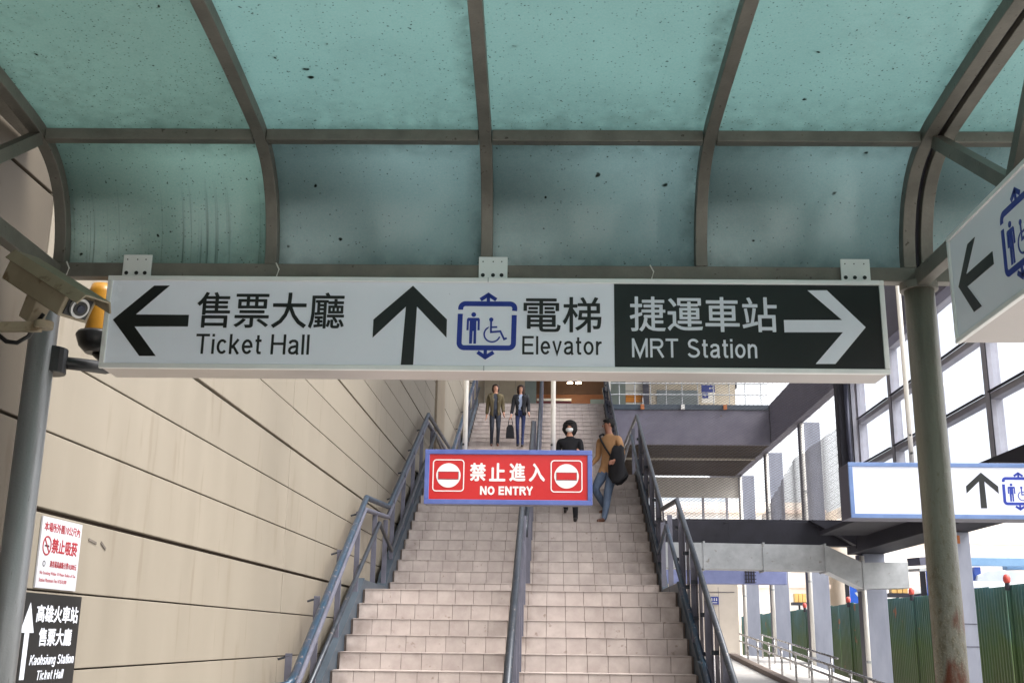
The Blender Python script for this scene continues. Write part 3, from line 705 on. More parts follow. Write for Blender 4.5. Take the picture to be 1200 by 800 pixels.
# ================================================================== SIGNS
def signbox(name, label, x0, x1, z0, z1, depth, frame_m, face_m, loc, rotz, bd=0.022, under=None, group=None):
    """box sign; local face plane y=0, body behind it (+y)"""
    root = thing(name, label, 'sign', loc, rotz, group)
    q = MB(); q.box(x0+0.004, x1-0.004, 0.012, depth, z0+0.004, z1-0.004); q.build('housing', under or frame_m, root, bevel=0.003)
    for a, b, c, d in ((x0, x1, z1-bd, z1), (x0, x1, z0, z0+bd), (x0, x0+bd, z0+bd+0.0005, z1-bd-0.0005), (x1-bd, x1, z0+bd+0.0005, z1-bd-0.0005)):
        q = MB(); q.box(a, b, -0.008, 0.0115, c, d); q.build('frame_strip', frame_m, root, bevel=0.003)
    q = MB(); q.box(x0+bd-0.002, x1-bd+0.002, 0.0, 0.0118, z0+bd-0.002, z1-bd+0.002); q.build('face_panel', face_m, root)
    return root
KX = 3.23/914.0
sx = lambda u: -1.873+(u-127)*KX
def sz(u, v): return 3.043-(v-(325.0+0.0077*(u-135)))*0.3975/107.5
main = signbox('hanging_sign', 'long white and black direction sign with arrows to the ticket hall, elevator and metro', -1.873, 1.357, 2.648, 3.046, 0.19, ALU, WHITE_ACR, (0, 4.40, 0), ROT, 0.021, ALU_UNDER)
def P(pts): return [(sx(u), sz(u, v)) for u, v in pts]
bp = MB(); bp.poly(P([(726, 334.5), (1037, 337), (1037, 436.0), (726, 433)]), -0.0015, 0.001)
bp.v = [(x, y, min(max(z, 2.670), 3.024)) for x, y, z in bp.v]; bp.build('black_panel', BLACK_ACR, main)
def T_(body, u0, u1, v0, v1, m, bold=0.012, y=-0.0015):
    return text(body, sx(u0), sx(u1), sz((u0+u1)/2, v1), sz((u0+u1)/2, v0), y, m, main, bold)
def S_(body, u0, u1, v0, v1, m, y):
    return sans(body, sx(u0), sx(u1), sz((u0+u1)/2, v1), sz((u0+u1)/2, v0), y, m, main)
def arrow(root, segs, m, y, f):
    q = MB()
    for s_ in segs: q.poly(f(s_), y-0.0015, y)
    return q.build('arrow', m, root)
arrow(main, [[(137.5, 376), (182.5, 336), (201, 336), (164, 370), (164, 384), (192.5, 418), (173, 418)], [(164, 370), (227, 370.5), (227, 384), (164, 384)]], INK, 0, P)
arrow(main, [[(444.5, 376), (489.5, 336.5), (530.7, 376), (530.7, 397), (495, 361), (482, 361), (444.5, 397)], [(482, 361), (495, 361), (493, 428), (478.7, 428)]], INK, 0, P)
arrow(main, [[(952, 342.5), (974.5, 342.5), (1016.5, 385.4), (979, 427), (956.5, 427), (990, 391), (990, 377)], [(922.6, 377), (990, 377), (990, 391), (922.6, 391)]], INK_W, -0.0015, P)
T_('售票大廳', 236, 410, 344, 386, INK, 0.010); S_('Ticket Hall', 238, 371, 393, 416, INK, 0)
T_('電梯', 620, 711, 350, 391, INK, 0.010); S_('Elevator', 619, 711, 395.5, 416.5, INK, 0)
T_('捷運車站', 744, 915, 350, 390.5, INK_W, 0.010, -0.0015); S_('MRT Station', 746, 890, 398.5, 420, INK_W, -0.0015)
lift_pictogram(main, sx(578), sz(578, 383.5), 78*KX*1.02, 0, INK_B)
seam = MB(); seam.box(sx(578)-0.001, sx(578)+0.001, -0.0095, -0.0085, 3.026, 3.046); seam.box(sx(575)-0.001, sx(575)+0.001, -0.0095, -0.0085, 2.648, 2.669); seam.build('frame_joint', DARKGREY, main)
for u in (154, 583, 1014):
    q = MB(); x = sx(u)
    q.box(x-0.061, x+0.061, 0.050, 0.0595, 3.040, 3.158); pb = q.build('bracket_plate', ALU, main, bevel=0.002)
    h = MB()
    for k in (-0.043, 0.0 if u < 1000 else -0.005, 0.036):
        h.v_ = None
        q2 = [(x+k+0.0085*cos(t*pi/6), 3.076+0.0085*sin(t*pi/6)) for t in range(12)]; h.poly(q2, 0.0485, 0.0502)
        q2 = [(x+k+0.003*cos(t*pi/3), 3.136+0.003*sin(t*pi/3)) for t in range(6)]; h.poly(q2, 0.0485, 0.0502)
    h.build('bolt_holes', INK, main, kind='stuff')

# right-hand sign hung lengthwise under the side beam
rs = signbox('hanging_sign', 'white elevator direction sign with left arrow, hung edgewise at the upper right', -0.02, 1.7, 2.648, 3.055, 0.235, ALU, WHITE_ACR, (1.458, 3.925, 0), -pi/2, 0.018, ALU_UNDER)
from math import hypot
# face coordinates: s to the right along the face
arrow(rs, [[(0.045, 2.845), (0.165, 2.965), (0.235, 2.965), (0.125, 2.865), (0.125, 2.82), (0.235, 2.715), (0.165, 2.715)], [(0.125, 2.865), (0.37, 2.865), (0.37, 2.82), (0.125, 2.82)]], INK, 0, lambda s_: s_)
lift_pictogram(rs, 0.585, 2.85, 0.30, 0, INK_B)
text('電梯', 0.78, 1.12, 2.85, 2.99, 0, INK, rs, 0.014); sans('Elevator', 0.78, 1.12, 2.72, 2.80, 0, INK, rs)
for s_ in (0.3, 1.3):
    q = MB(); q.box(s_-0.05, s_+0.05, 0.05, 0.056, 3.055, 3.10); q.build('bracket_plate', ALU, rs)

# NO ENTRY sign
ne = signbox('no_entry_sign', 'red no entry sign in a violet blue frame hanging over the foot of the stairs', -0.645, 0.645, -0.21, 0.21, 0.16, BLUEFRAME, RED_ACR, (-0.357, 8.5, 2.792), radians(0.3), 0.036, DARKGREY)
for ch, cx in zip('禁止進入', (-0.234, -0.085, 0.070, 0.220)): text(ch, cx-0.062, cx+0.062, -0.033, 0.108, 0, WHITE_V, ne, 0.030)
sans('NO ENTRY', -0.215, 0.188, -0.137, -0.071, 0, WHITE_V, ne, 0.21, 0.10)
for cx in (-0.461, 0.448):
    q = MB(); q.stroke(rrect(cx-0.118, cx+0.118, -0.110, 0.130, 0.025), 0.008, -0.002, 0, True)
    q.poly(disc(cx, 0.010, 0.094, 40), -0.002, 0.0); ic = q.build('no_entry_symbol', WHITE_V, ne)
    q = MB(); q.box(cx-0.076, cx+0.076, -0.0035, -0.002, -0.018, 0.036); q.build('symbol_bar', RED_ACR, ic)
    q = MB(); q.stroke([(cx-0.078, -0.020), (cx+0.078, -0.020), (cx+0.078, 0.038), (cx-0.078, 0.038)], 0.003, -0.0036, -0.0021, True); q.build('symbol_outline', DARKGREY, ic)
for x in (-0.345, 0.345):
    q = MB(); q.tube([(x, 0.08, 0.20), (x, 0.08, 3.06)], 0.019, 12); q.build('hanger_rod', PIPE_W, ne, smooth=True)
    q = MB(); q.tube([(x-0.012, 0.055, 0.262), (x-0.012, 0.066, 0.262)], 0.010, 8); q.build('bolt', INK, ne)

# blue framed elevator sign
bs = signbox('hanging_sign', 'blue framed white elevator sign with up arrow, behind the right post', 0, 2.6, -0.21, 0.21, 0.30, BLUEFRAME2, LIT_ACR, (2.232, 8.5, 2.715), radians(0.3), 0.032, DARKGREY)
arrow(bs, [[(0.875, 0.035), (0.995, 0.140), (1.115, 0.035), (1.115, -0.02), (1.015, 0.072), (0.975, 0.072), (0.875, -0.02)], [(0.975, 0.072), (1.015, 0.072), (1.018, -0.130), (0.972, -0.130)]], INK, 0, lambda s_: s_)
lift_pictogram(bs, 1.27, 0.0, 0.285, 0, INK_B)
text('電梯', 1.46, 1.8, 0.0, 0.13, 0, INK, bs, 0.014); sans('Elevator', 1.46, 1.8, -0.13, -0.05, 0, INK, bs)
for x in (0.525, 2.1):
    q = MB(); q.tube([(x, 0.12, 0.20), (x, 0.12, 3.14)], 0.019, 12); q.build('hanger_rod', PIPE_W, bs, smooth=True)
    q = MB(); q.tube([(x-0.004, 0.095, 0.30), (x-0.004, 0.106, 0.30)], 0.010, 8); q.tube([(x-0.004, 0.095, 0.44), (x-0.004, 0.106, 0.44)], 0.008, 8); q.build('bolt', INK, bs)
gb = MB(); gb.box(-2.4, 6.7, 8.56, 8.68, 5.862, 6.05); tag(gb.build('sign_gantry', DARKBEAM, bevel=0.004), 'dark steel cross beam high above from which the sign rods hang', 'beam')

# notices on the left wall: local x runs along the wall away from the camera
PAPER = mat('white_notice_board', rgb(180, 180, 186), rgb(190, 190, 196), 0.3, 0, 3, bump=0)
RED_INK = mat('red_print', rgb(140, 24, 34), rgb(150, 32, 42), 0.5, 0, 3, bump=0)
n1 = thing('wall_notice', 'white no smoking notice with red print on the beige wall beside the left post', 'notice', (-2.394, 5.142, 1.797), pi/2)
q = MB(); q.box(0, 0.445, -0.004, 0.004, 0, 0.327); q.build('board', PAPER, n1)
text('本場所外圍10公尺內', 0.025, 0.425, 0.262, 0.305, -0.004, RED_INK, n1, 0.012)
text('禁止吸菸', 0.125, 0.415, 0.165, 0.235, -0.004, RED_INK, n1, 0.03)
text('違者最高處新台幣10,000元', 0.125, 0.425, 0.098, 0.130, -0.004, RED_INK, n1, 0.008)
text('No Smoking Within 10 Meter Radius of The', 0.03, 0.425, 0.058, 0.078, -0.004, RED_INK, n1, 0.0)
text('Station Maximum Fine NT$10,000', 0.03, 0.33, 0.026, 0.046, -0.004, RED_INK, n1, 0.0)
q = MB(); q.stroke(disc(0.072, 0.195, 0.042, 24), 0.007, -0.006, -0.004, True); q.stroke([(0.045, 0.225), (0.1, 0.165)], 0.007, -0.006, -0.004); q.build('no_smoking_symbol', RED_INK, n1)
q = MB(); q.box(0.050, 0.096, -0.0052, -0.004, 0.190, 0.198); q.build('cigarette', INK, n1)
q = MB(); q.stroke(disc(0.062, 0.112, 0.012, 12), 0.003, -0.0055, -0.004, True); q.build('emblem', INK, n1)
n2 = thing('wall_notice', 'black direction board with white up arrow on the wall at the lower left', 'notice', (-2.394, 5.045, 1.36), pi/2)
q = MB(); q.box(-0.10, 0.63, -0.004, 0.004, -0.06, 0.412); q.build('board', BLACK_ACR, n2)
q = MB(); q.poly([(0.0, 0.235), (0.074, 0.368), (0.136, 0.235)], -0.0055, -0.004); q.box(0.048, 0.092, -0.0055, -0.004, 0.03, 0.235); q.build('arrow', INK_W, n2)
text('高雄火車站', 0.145, 0.605, 0.282, 0.362, -0.004, INK_W, n2, 0.022)
text('售票大廳', 0.195, 0.555, 0.175, 0.258, -0.004, INK_W, n2, 0.022)
sans('Kaohsiung Station', 0.13, 0.605, 0.092, 0.136, -0.004, INK_W, n2, 0.13, 0.12, slant=0.18)
sans('Ticket Hall', 0.215, 0.50, 0.024, 0.066, -0.004, INK_W, n2, 0.13, 0.16, slant=0.18)

# ================================================================== CCTV camera, beacon lamp (left post)
CREAM = mat('dusty_cream_camera_paint', rgb(132, 120, 100), rgb(150, 139, 118), 0.5, 0.05, 6, (1, 1, 1), 0.1, rgb(110, 94, 72), 16, 0.6)
BLACKP = mat('black_plastic', rgb(20, 20, 22), rgb(30, 30, 32), 0.4, 0, 5)
cc = thing('cctv_camera', 'dusty cream security camera on a bracket beside the left canopy post', 'camera', (-1.86, 3.80, 2.77), 0)
M = Matrix.Rotation(radians(-32), 4, 'Z') @ Matrix.Rotation(radians(24), 4, 'X')
# housing axis: local -y is the lens end; built then turned
ax = Vector((0.80, -0.42, -0.50)).normalized()
sidev = ax.cross(Vector((0, 0, 1))).normalized(); upv = sidev.cross(ax).normalized()
def oriented(mb, origin):
    mb.v = [tuple(Vector(origin)+(sidev*p[0]+ax*p[1]+upv*p[2])*Vector((1, 1, 1)).x*1.40+Vector((0.02, 0, 0.035))) for p in mb.v]; return mb
q = MB(); q.poly([(-0.045, -0.035), (0.045, -0.035), (0.045, 0.025), (0.03, 0.04), (-0.03, 0.04), (-0.045, 0.025)], -0.15, 0.13); oriented(q, (0, 0, 0)).build('housing', CREAM, cc, bevel=0.005)
q = MB(); q.poly([(-0.054, 0.020), (-0.038, 0.047), (0.038, 0.047), (0.054, 0.020), (0.050, 0.018), (0.036, 0.0425), (-0.036, 0.0425), (-0.050, 0.018)], -0.16, 0.19); oriented(q, (0, 0, 0)).build('sun_shield', CREAM, cc)
q = MB(); q.poly([(-0.034, -0.026), (0.034, -0.026), (0.034, 0.026), (-0.034, 0.026)], 0.1302, 0.134); oriented(q, (0, 0, 0)).build('front_window', BLACKP, cc)
q = MB(); q.poly(disc(0, 0, 0.026, 24), 0.134, 0.142); oriented(q, (0, 0, 0)); o = q.build('lens_ring', mat('lens_ring_metal', rgb(190, 190, 190), rgb(210, 210, 210), 0.3, 0.6), cc)
q = MB(); q.poly(disc(0, 0, 0.019, 24), 0.142, 0.145); oriented(q, (0, 0, 0)).build('lens', BLACKP, cc)
q = MB(); q.poly(disc(0, 0, 0.011, 16), 0.145, 0.147); oriented(q, (0, 0, 0)).build('lens_core', mat('lens_glass_dark', rgb(40, 44, 60), rgb(60, 64, 80), 0.05, 0), cc)
q = MB(); q.poly([(-0.02, -0.10), (0.02, -0.10), (0.025, -0.035), (-0.025, -0.035)], -0.05, 0.0); oriented(q, (0.0, 0, 0)).build('swivel', CREAM, cc, bevel=0.004)
q = MB(); q.tube([(0.01, 0.0, -0.085), (0.01, 0.0, -0.112)], 0.034, 20); q.build('mount_plate', CREAM, cc, bevel=0.003)
q = MB(); q.bar((0.0, 0.0, -0.105), (-0.535, 0.02, -0.105), 0.03, 0.036, (0, 1, 0)); q.build('bracket_arm', CREAM, cc, bevel=0.004)
q = MB(); q.tube([(-0.005, 0.02, -0.05), (-0.03, 0.02, -0.09), (-0.05, 0.02, -0.135), (-0.09, 0.02, -0.16), (-0.13, 0.02, -0.155), (-0.17, 0.02, -0.125), (-0.21, 0.03, -0.10)], 0.008, 8); q.build('cable', BLACKP, cc, smooth=True)

YEL = mat('amber_lamp_plastic', rgb(150, 104, 28), rgb(168, 120, 38), 0.3, 0, 4)
be = thing('beacon_lamp', 'amber warning lamp on a black dish, fixed by a black arm to the left post', 'lamp', (-2.06, 4.76, 2.86))
q = MB(); pts = [(0, 0, z) for z in (0.03, 0.05, 0.08, 0.11, 0.14, 0.17, 0.20, 0.23, 0.27)]
q.tube(pts, [0.060, 0.066, 0.060, 0.067, 0.060, 0.067, 0.060, 0.066, 0.050], 20); q.build('amber_dome', YEL, be, smooth=True)
q = MB(); q.tube([(0, 0, -0.05), (0, 0, -0.02), (0, 0, 0.03), (0, 0, 0.045)], [0.05, 0.08, 0.098, 0.09], 20); q.build('dish', BLACKP, be, smooth=True)
q = MB(); q.tube([(-0.085, -0.26, -0.150), (0.02, -0.20, -0.150), (0.09, -0.10, -0.140), (0.09, -0.03, -0.115), (0.05, 0, -0.08), (0, 0, -0.04)], 0.027, 12); q.build('arm', BLACKP, be, smooth=True)
q = MB(); q.tube([(-0.085, -0.26, -0.205), (-0.085, -0.26, -0.095)], 0.070, 20); q.build('clamp', BLACKP, be, bevel=0.004)

# ================================================================== RIGHT SIDE: columns, beams, glazing, duct
cgrp = 'lavender columns along the open right side'
ys = [18.5, 23.3, 28.1, 32.9, 37.7]
clabs = ['lavender column nearest the camera, behind the round right post', 'second lavender column, where the grey duct crosses it', 'third lavender column counted from the right, beyond the duct',
         'fourth lavender column counted from the right, carrying the footbridge corner', 'farthest lavender column, beside the beige end wall']
for k, y in enumerate(ys):
    c = thing('column', clabs[k], 'column', (6.52, y+0.22, 0), 0, cgrp)
    hgt = 7.0 if k > 1 else 3.355
    q = MB(); q.box(-0.22, 0.22, -0.22, 0.22, 0.02, hgt); q.build('shaft', COLUMN, c, bevel=0.012)
    q = MB(); q.box(-0.26, -0.222, -0.22, 0.20, 0.02, hgt-0.01); q.build('flange', DARKGREY, c)
    d = MB(); d.tube([(-0.26, -0.29, 0.3), (-0.26, -0.29, hgt-0.05)], 0.05, 12); d.build('downpipe', PIPE_W, c, smooth=True)
    for z in (1.2, 3.0) if k < 2 else (1.2, 3.0, 5.2):
        q = MB(); q.tube([(-0.26, -0.29, z), (-0.26, -0.29, z+0.05)], 0.058, 12); q.build('pipe_clip', DUCTM, c)
    if k == 0:
        q = MB(); q.box(-0.21, 0.06, -0.2265, -0.2215, 3.17, 3.30); q.build('rust_patch', RUSTM, c)
        for z in (1.55, 1.9): 
            q = MB(); q.box(-0.22, 0.221, -0.2245, -0.2215, z, z+0.012); q.build('strap', DARKGREY, c)
dp = thing('steel_post', 'dark square steel post rising at the far end of the glazed screen', 'post', (6.12, 23.4, 4.122))
q = MB(); q.box(-0.14, 0.13, -0.14, 0.14, 0, 2.875); q.build('shaft', DARKBEAM, dp, bevel=0.02)
q = MB(); q.tube([(0.03, -0.20, 0.0), (0.03, -0.20, 2.87)], 0.045, 12); q.build('pipe', DARKGREY, dp, smooth=True)
q = MB(); q.box(0.16, 0.24, -0.1, 0.1, 0, 2.87); q.build('side_plate', MULLION, dp)
# upper edge beam along the columns
q = MB(); q.box(6.12, 6.34, 14.0, 44.0, 7.0, 8.12); tag(q.build('edge_beam', BEAMGREY, bevel=0.01), 'deep grey violet edge beam running over the column heads', 'beam')
# footbridge slab with fascia, soffit joists, handrail
fb = thing('footbridge', 'grey violet footbridge deck with louvred brown soffit crossing above the ramp', 'footbridge', (1.6, 31.3, 6.95))
q = MB(); q.box(0, 4.5, 0, 0.10, 0, 1.0); q.build('fascia', BEAMGREY, fb, bevel=0.006)
q = MB(); q.box(0, 4.5, -0.03, 0.12, 1.002, 1.15); q.build('deck_edge', BLUEGREY, fb, bevel=0.006)
q = MB(); q.box(0, 4.5, 0.103, 6.4, 0.75, 1.0); q.build('deck', CEIL, fb)
jm = MB(); jm.box(0, 4.5, 0, 0.06, 0.02, 0.74)
jme = jm.mesh('joist', [SOFFIT])
for i in range(24): put('joist', jme, fb, loc=(0, 0.30+i*0.26, 0))
q = MB(); q.box(0, 4.5, 2.5, 2.62, -0.03, 0.018); q.build('pipe_run', mat('pale_pipe', rgb(170, 160, 145), rgb(180, 170, 155)), fb)
for x in (0.9, 2.05, 3.25):
    q = MB(); q.box(x-0.05, x+0.05, -0.10, -0.032, 1.0, 1.14); q.build('lamp_bracket', RUSTM if x != 2.05 else PIPE_W, fb)
for i in range(10):
    x = 0.25+i*0.45; q = MB(); q.tube([(x, 0.06, 1.15), (x, 0.06, 2.15)], 0.013, 6); q.build('baluster', DUCTM, fb)
for z in (1.45, 1.78, 2.13):
    q = MB(); q.tube([(0, 0.04, z), (4.5, 0.04, z)], 0.016, 6); q.build('guard_rail', DUCTM, fb)
# far glazed wall below the soffit
fw = thing('end_window_wall', 'far glazed wall with grey mullions under the footbridge soffit', 'window wall', (1.6, 37.72, 0))
q = MB(); q.box(0, 4.6, 0, 0.12, 6.25, 6.93); q.build('header_panel', mat('pale_header_panel', rgb(196, 190, 182), rgb(210, 204, 196)), fw)
for x in [0.0, 0.85, 1.7, 2.55, 3.4, 4.2]:
    q = MB(); q.box(x-0.035, x+0.035, -0.01, 0.11, 3.9, 6.245); q.build('mullion', DARKGREY if x == 1.7 else MULLION, fw)
for z in (4.4, 5.3):
    q = MB(); q.box(0.0, 4.2, 0.005, 0.09, z, z+0.05); q.build('transom', DARKGREY, fw)
for i in range(5):
    for (za, zb) in ((3.9, 4.4), (4.45, 5.3), (5.35, 6.245)):
        q = MB(); q.box(i*0.85+0.037, i*0.85+0.813 if i < 4 else 4.163, 0.03, 0.038, za, zb); q.build('pane', WINGLASS, fw)
# beige end wall of the ramp with the small blue plate, violet beam over it
ew = thing('end_wall', 'plain beige wall closing the top of the ramp below the violet beam', 'wall', (1.6, 33.2, 0))
q = MB(); q.box(0, 3.72, 0, 0.2, 1.1, 3.62); q.build('render', mat('beige_end_wall_paint', rgb(186, 176, 164), rgb(198, 188, 176), 0.7, 0, 1.5), ew)
q = MB(); q.box(3.15, 3.16, -0.003, 0.0, 1.15, 3.1); q.build('door_joint', DARKGREY, ew)
q = MB(); q.box(0, 3.62, -0.01, 0.0, 2.95, 2.965); q.build('ledge_joint', DARKGREY, ew)
pt = thing('restroom_sign', 'small blue plate with white pictograms on the beige end wall', 'sign', (4.62, 33.17, 2.72))
q = MB(); q.box(-0.14, 0.14, 0, 0.02, -0.11, 0.11); q.build('plate', mat('deep_blue_plate', rgb(44, 60, 132), rgb(52, 68, 140), 0.4, 0, 3, bump=0), pt)
q = MB()
for x in (-0.06, 0.01, 0.075): q.poly(disc(x, 0.055, 0.015, 8), -0.003, 0); q.box(x-0.016, x+0.016, -0.003, 0, -0.01, 0.036)
q.box(-0.09, 0.09, -0.003, 0, -0.07, -0.05); q.build('pictograms', WHITE_V, pt)
vb = thing('violet_beam', 'violet blue painted cross beam with a grille at its right end above the end wall', 'beam', (3.0, 30.0, 3.04))
VB = mat('violet_blue_beam_paint', rgb(116, 124, 166), rgb(132, 140, 182), 0.5)
q = MB(); q.box(-0.2, 3.1, 0, 0.35, 0, 0.75); q.build('beam_body', VB, vb, bevel=0.01)
q = MB()
for i in range(4): q.box(2.02+i*0.07, 2.05+i*0.07, -0.02, -0.001, 0.03, 0.42)
for i in range(5): q.box(2.0, 2.30, -0.026, -0.021, 0.03+i*0.09, 0.05+i*0.09)
q.build('grille', DARKBEAM, vb)
# dark lower cross beam and the beam running towards the camera
lb = thing('lower_beam', 'dark steel beam crossing above the ramp and under the blue framed sign', 'beam', (0, 0, 0))
q = MB(); q.box(1.9, 6.1, 23.25, 23.6, 3.50, 3.99); q.build('cross_beam', DARKBEAM, lb, bevel=0.01)
q = MB(); q.box(6.102, 6.76, 13.0, 23.75, 3.36, 4.12); q.box(5.2, 6.10, 13.4, 22.2, 3.62, 3.70); q.build('long_beam', DARKBEAM, lb, bevel=0.01)
q = MB(); q.add([(6.10, 23.24, 3.5), (5.2, 23.24, 3.99), (6.10, 23.24, 3.99), (6.10, 23.0, 3.5), (5.2, 23.0, 3.99), (6.10, 23.0, 3.99)], [(0, 1, 2), (5, 4, 3), (0, 3, 4, 1), (1, 4, 5, 2), (2, 5, 3, 0)]); q.build('gusset', DARKBEAM, lb)
q = MB(); q.tube([(2.4, 23.3, 4.0), (6.1, 23.3, 4.0)], 0.03, 8); 
for i in range(40):
    x = 2.3+i*0.095+random.uniform(-.03, .03); q.bar((x, 23.30, 4.0), (x+random.uniform(-.06, .06), 23.28, 4.015+random.uniform(0, .02)), 0.02, 0.02)
q.build('clips_and_debris', DARKBEAM, lb, kind='stuff')
# duct
du = thing('air_duct', 'square galvanised duct that dips as it passes in front of the column', 'duct', (0, 22.35, 0))
def ductseg(p, q_, nm='duct_section'):
    b = MB(); (x0, z0), (x1, z1) = p, q_
    hh = 0.25
    vv = [(x0, y, z0+s_*hh) for y in (0, 0.5) for s_ in (-1, 1)]+[(x1, y, z1+s_*hh) for y in (0, 0.5) for s_ in (-1, 1)]
    b.add(vv, [(0, 1, 3, 2), (4, 6, 7, 5), (0, 4, 5, 1), (2, 3, 7, 6), (0, 2, 6, 4), (1, 5, 7, 3)]); b.build(nm, DUCTM, du, bevel=0.004)
pts = [(1.62, 3.22), (2.95, 3.215), (4.12, 3.20), (5.32, 3.19), (6.04, 2.86), (6.92, 2.88)]
for a, b in zip(pts[:-1], pts[1:]): ductseg((a[0]+0.012, a[1]), (b[0]-0.012, b[1]))
for x, z in pts[1:-1]:
    b = MB(); b.box(x-0.02, x+0.02, -0.022, 0.522, z-0.28, z+0.28); b.build('flange_joint', DUCTM, du)
for x in (3.5, 6.0):
    b = MB(); b.tube([(x, 0.25, 3.4), (x, 0.25, 3.9), (x, 0.95, 3.95)], 0.008, 6); b.build('hanger', DARKBEAM, du)

# curtain wall on the right
cw = thing('curtain_wall', 'tall glazed screen with mauve grey mullions on the right above the ramp', 'window wall', (6.56, 0, 0))
myy = [9.4, 11.8, 14.2, 16.6, 19.0, 21.4, 23.8]
for y in myy:
    q = MB(); q.box(-0.05, 0.13, y-0.11, y+0.11, 4.125, 7.9); q.build('mullion', MULLION, cw, bevel=0.006)
    q = MB(); q.box(-0.06, -0.051, y-0.115, y-0.095, 4.125, 7.19); q.build('gasket', DARKBEAM, cw)
zt = [4.13, 5.18, 6.16, 7.20]
for ya, yb in zip(myy[:-1], myy[1:]):
    for z in zt[1:]:
        q = MB(); q.box(-0.045, 0.12, ya+0.112, yb-0.112, z-0.05, z+0.05); q.build('transom', MULLION, cw, bevel=0.005)
        q = MB(); q.box(-0.09, -0.046, ya+0.112, yb-0.112, z+0.052, z+0.075); q.build('drip_strip', DARKBEAM, cw)
    for za, zb in zip(zt[:-1], zt[1:]):
        q = MB(); q.box(0.02, 0.03, ya+0.112, yb-0.112, za+0.052, zb-0.052); q.build('pane', WINGLASS, cw)
q = MB(); q.box(-0.30, 0.2, 9.0, 24.0, 7.27, 8.6); q.build('head_panel', DARKBEAM, cw)
q = MB(); q.box(-0.34, -0.302, 9.0, 24.0, 7.85, 7.95); q.build('head_trim', MULLION, cw)
# roof over the upper stairs
rf = thing('station_roof', 'dark flat station roof spanning over the upper stairs', 'roof', (0, 0, 0))
for ya_, yb_ in ((12.5, 21.0), (31.5, 46.0)):
    q = MB(); q.box(-2.9, 7.2, ya_, yb_, 11.45, 11.8); q.build('roof_slab', CEIL, rf)
for i in range(6):
    q = MB(); q.box(-2.9+i*1.69, -2.9+(i+1)*1.69-0.06, 21.0, 31.5, 11.6, 11.62); q.build('added_skylight_pane', WINGLASS, rf)  # glazed gap added to the unseen roof to brighten the upper flight
q = MB(); q.box(-2.9, 7.2, 12.3, 12.48, 10.9, 11.9); q.build('roof_fascia', BEAMGREY, rf)
for i in range(8):
    q = MB(); q.box(-2.4, 7.0, 14+i*4.0, 14.3+i*4.0, 11.0, 11.448); q.build('roof_beam', DARKBEAM, rf)

# safety net hung beside the footbridge
nt_ = MB(); X0, X1, Z0n, Z1n = 1.75, 5.95, 4.05, 7.9
st_ = 0.095
k = -75
while k < 120:
    for sgn in (1, -1):
        a = X0+k*st_ if sgn == 1 else X0+k*st_
        p0 = None
        # line x = a + sgn*(z-Z0)*1.6, clipped
        pts = []
        for t in range(0, 24):
            z = Z0n+(Z1n-Z0n)*t/23; x = a+sgn*(z-Z0n)*1.7
            if X0 <= x <= X1: pts.append((x, 23.32+0.06*sin(x*3+z*2)+(sgn*0.004), z))
        if len(pts) > 1: nt_.tube(pts, 0.0042 if sgn == 1 else 0.0022, 3, caps=False)
    k += 1
tag(nt_.build('safety_net', mat('grey_net_cord', rgb(84, 80, 84), rgb(100, 96, 98), 0.7)), 'fine grey diamond mesh net hanging in front of the footbridge', 'net')
nn = MB(); k = -40
while k < 140:
    for sgn in (1, -1):
        a = 23.8+k*st_
        pts = []
        for t in range(0, 20):
            z = 4.15+1.9*t/19; y = a+sgn*(z-4.15)*1.6
            if 23.8 <= y <= 33.0 and z < 4.3+0.21*(33-y)+0.8: pts.append((6.06+0.02*sin(y*4), y, z))
        if len(pts) > 1: nn.tube(pts, 0.004, 3, caps=False)
    k += 1
tag(nn.build('safety_net', _m['grey_net_cord']), 'fine mesh net strung low across the openings between the lavender columns', 'net')

# steel ramp railing
rr = thing('ramp_railing', 'low double steel handrail with round brackets along the ramp kerb', 'railing', (4.8, 0, 0))
yy = [13.5+i*1.42 for i in range(12)]
for h, r_ in ((0.58, 0.022), (0.40, 0.020)):
    for dx in (0.0,):
        MB().tube([(dx, 12.6, rz(12.6)+h+0.03), (dx, 30.0, rz(30.0)+h+0.03)], r_, 10).build('handrail', STEEL, rr, smooth=True)
for y in yy:
    q = MB(); q.tube([(0.06, y, rz(y)), (0.06, y, rz(y)+0.62)], 0.021, 10); p = q.build('post', STEEL, rr, smooth=True)
    for h in (0.58, 0.40):
        q = MB(); q.tube([(0.06, y, rz(y)+h-0.035), (0.06, y, rz(y)+h+0.0)], 0.034, 10); q.build('bracket', WHITE_V, p)
# second railing, farther side of the slab
r3 = thing('ramp_railing', 'second steel handrail behind the first, nearer the lavender columns', 'railing', (5.35, 0, 0))
for h, r_ in ((0.60, 0.020), (0.42, 0.018)):
    MB().tube([(0, 22.0, rz(22.0)+h), (0, 30.0, rz(30.0)+h)], r_, 8).build('handrail', STEEL, r3, smooth=True)
for y in (22.5, 24.5, 26.4, 28.2, 29.8):
    q = MB(); q.tube([(0, y, rz(y)), (0, y, rz(y)+0.62)], 0.02, 8); q.build('post', STEEL, r3, smooth=True)

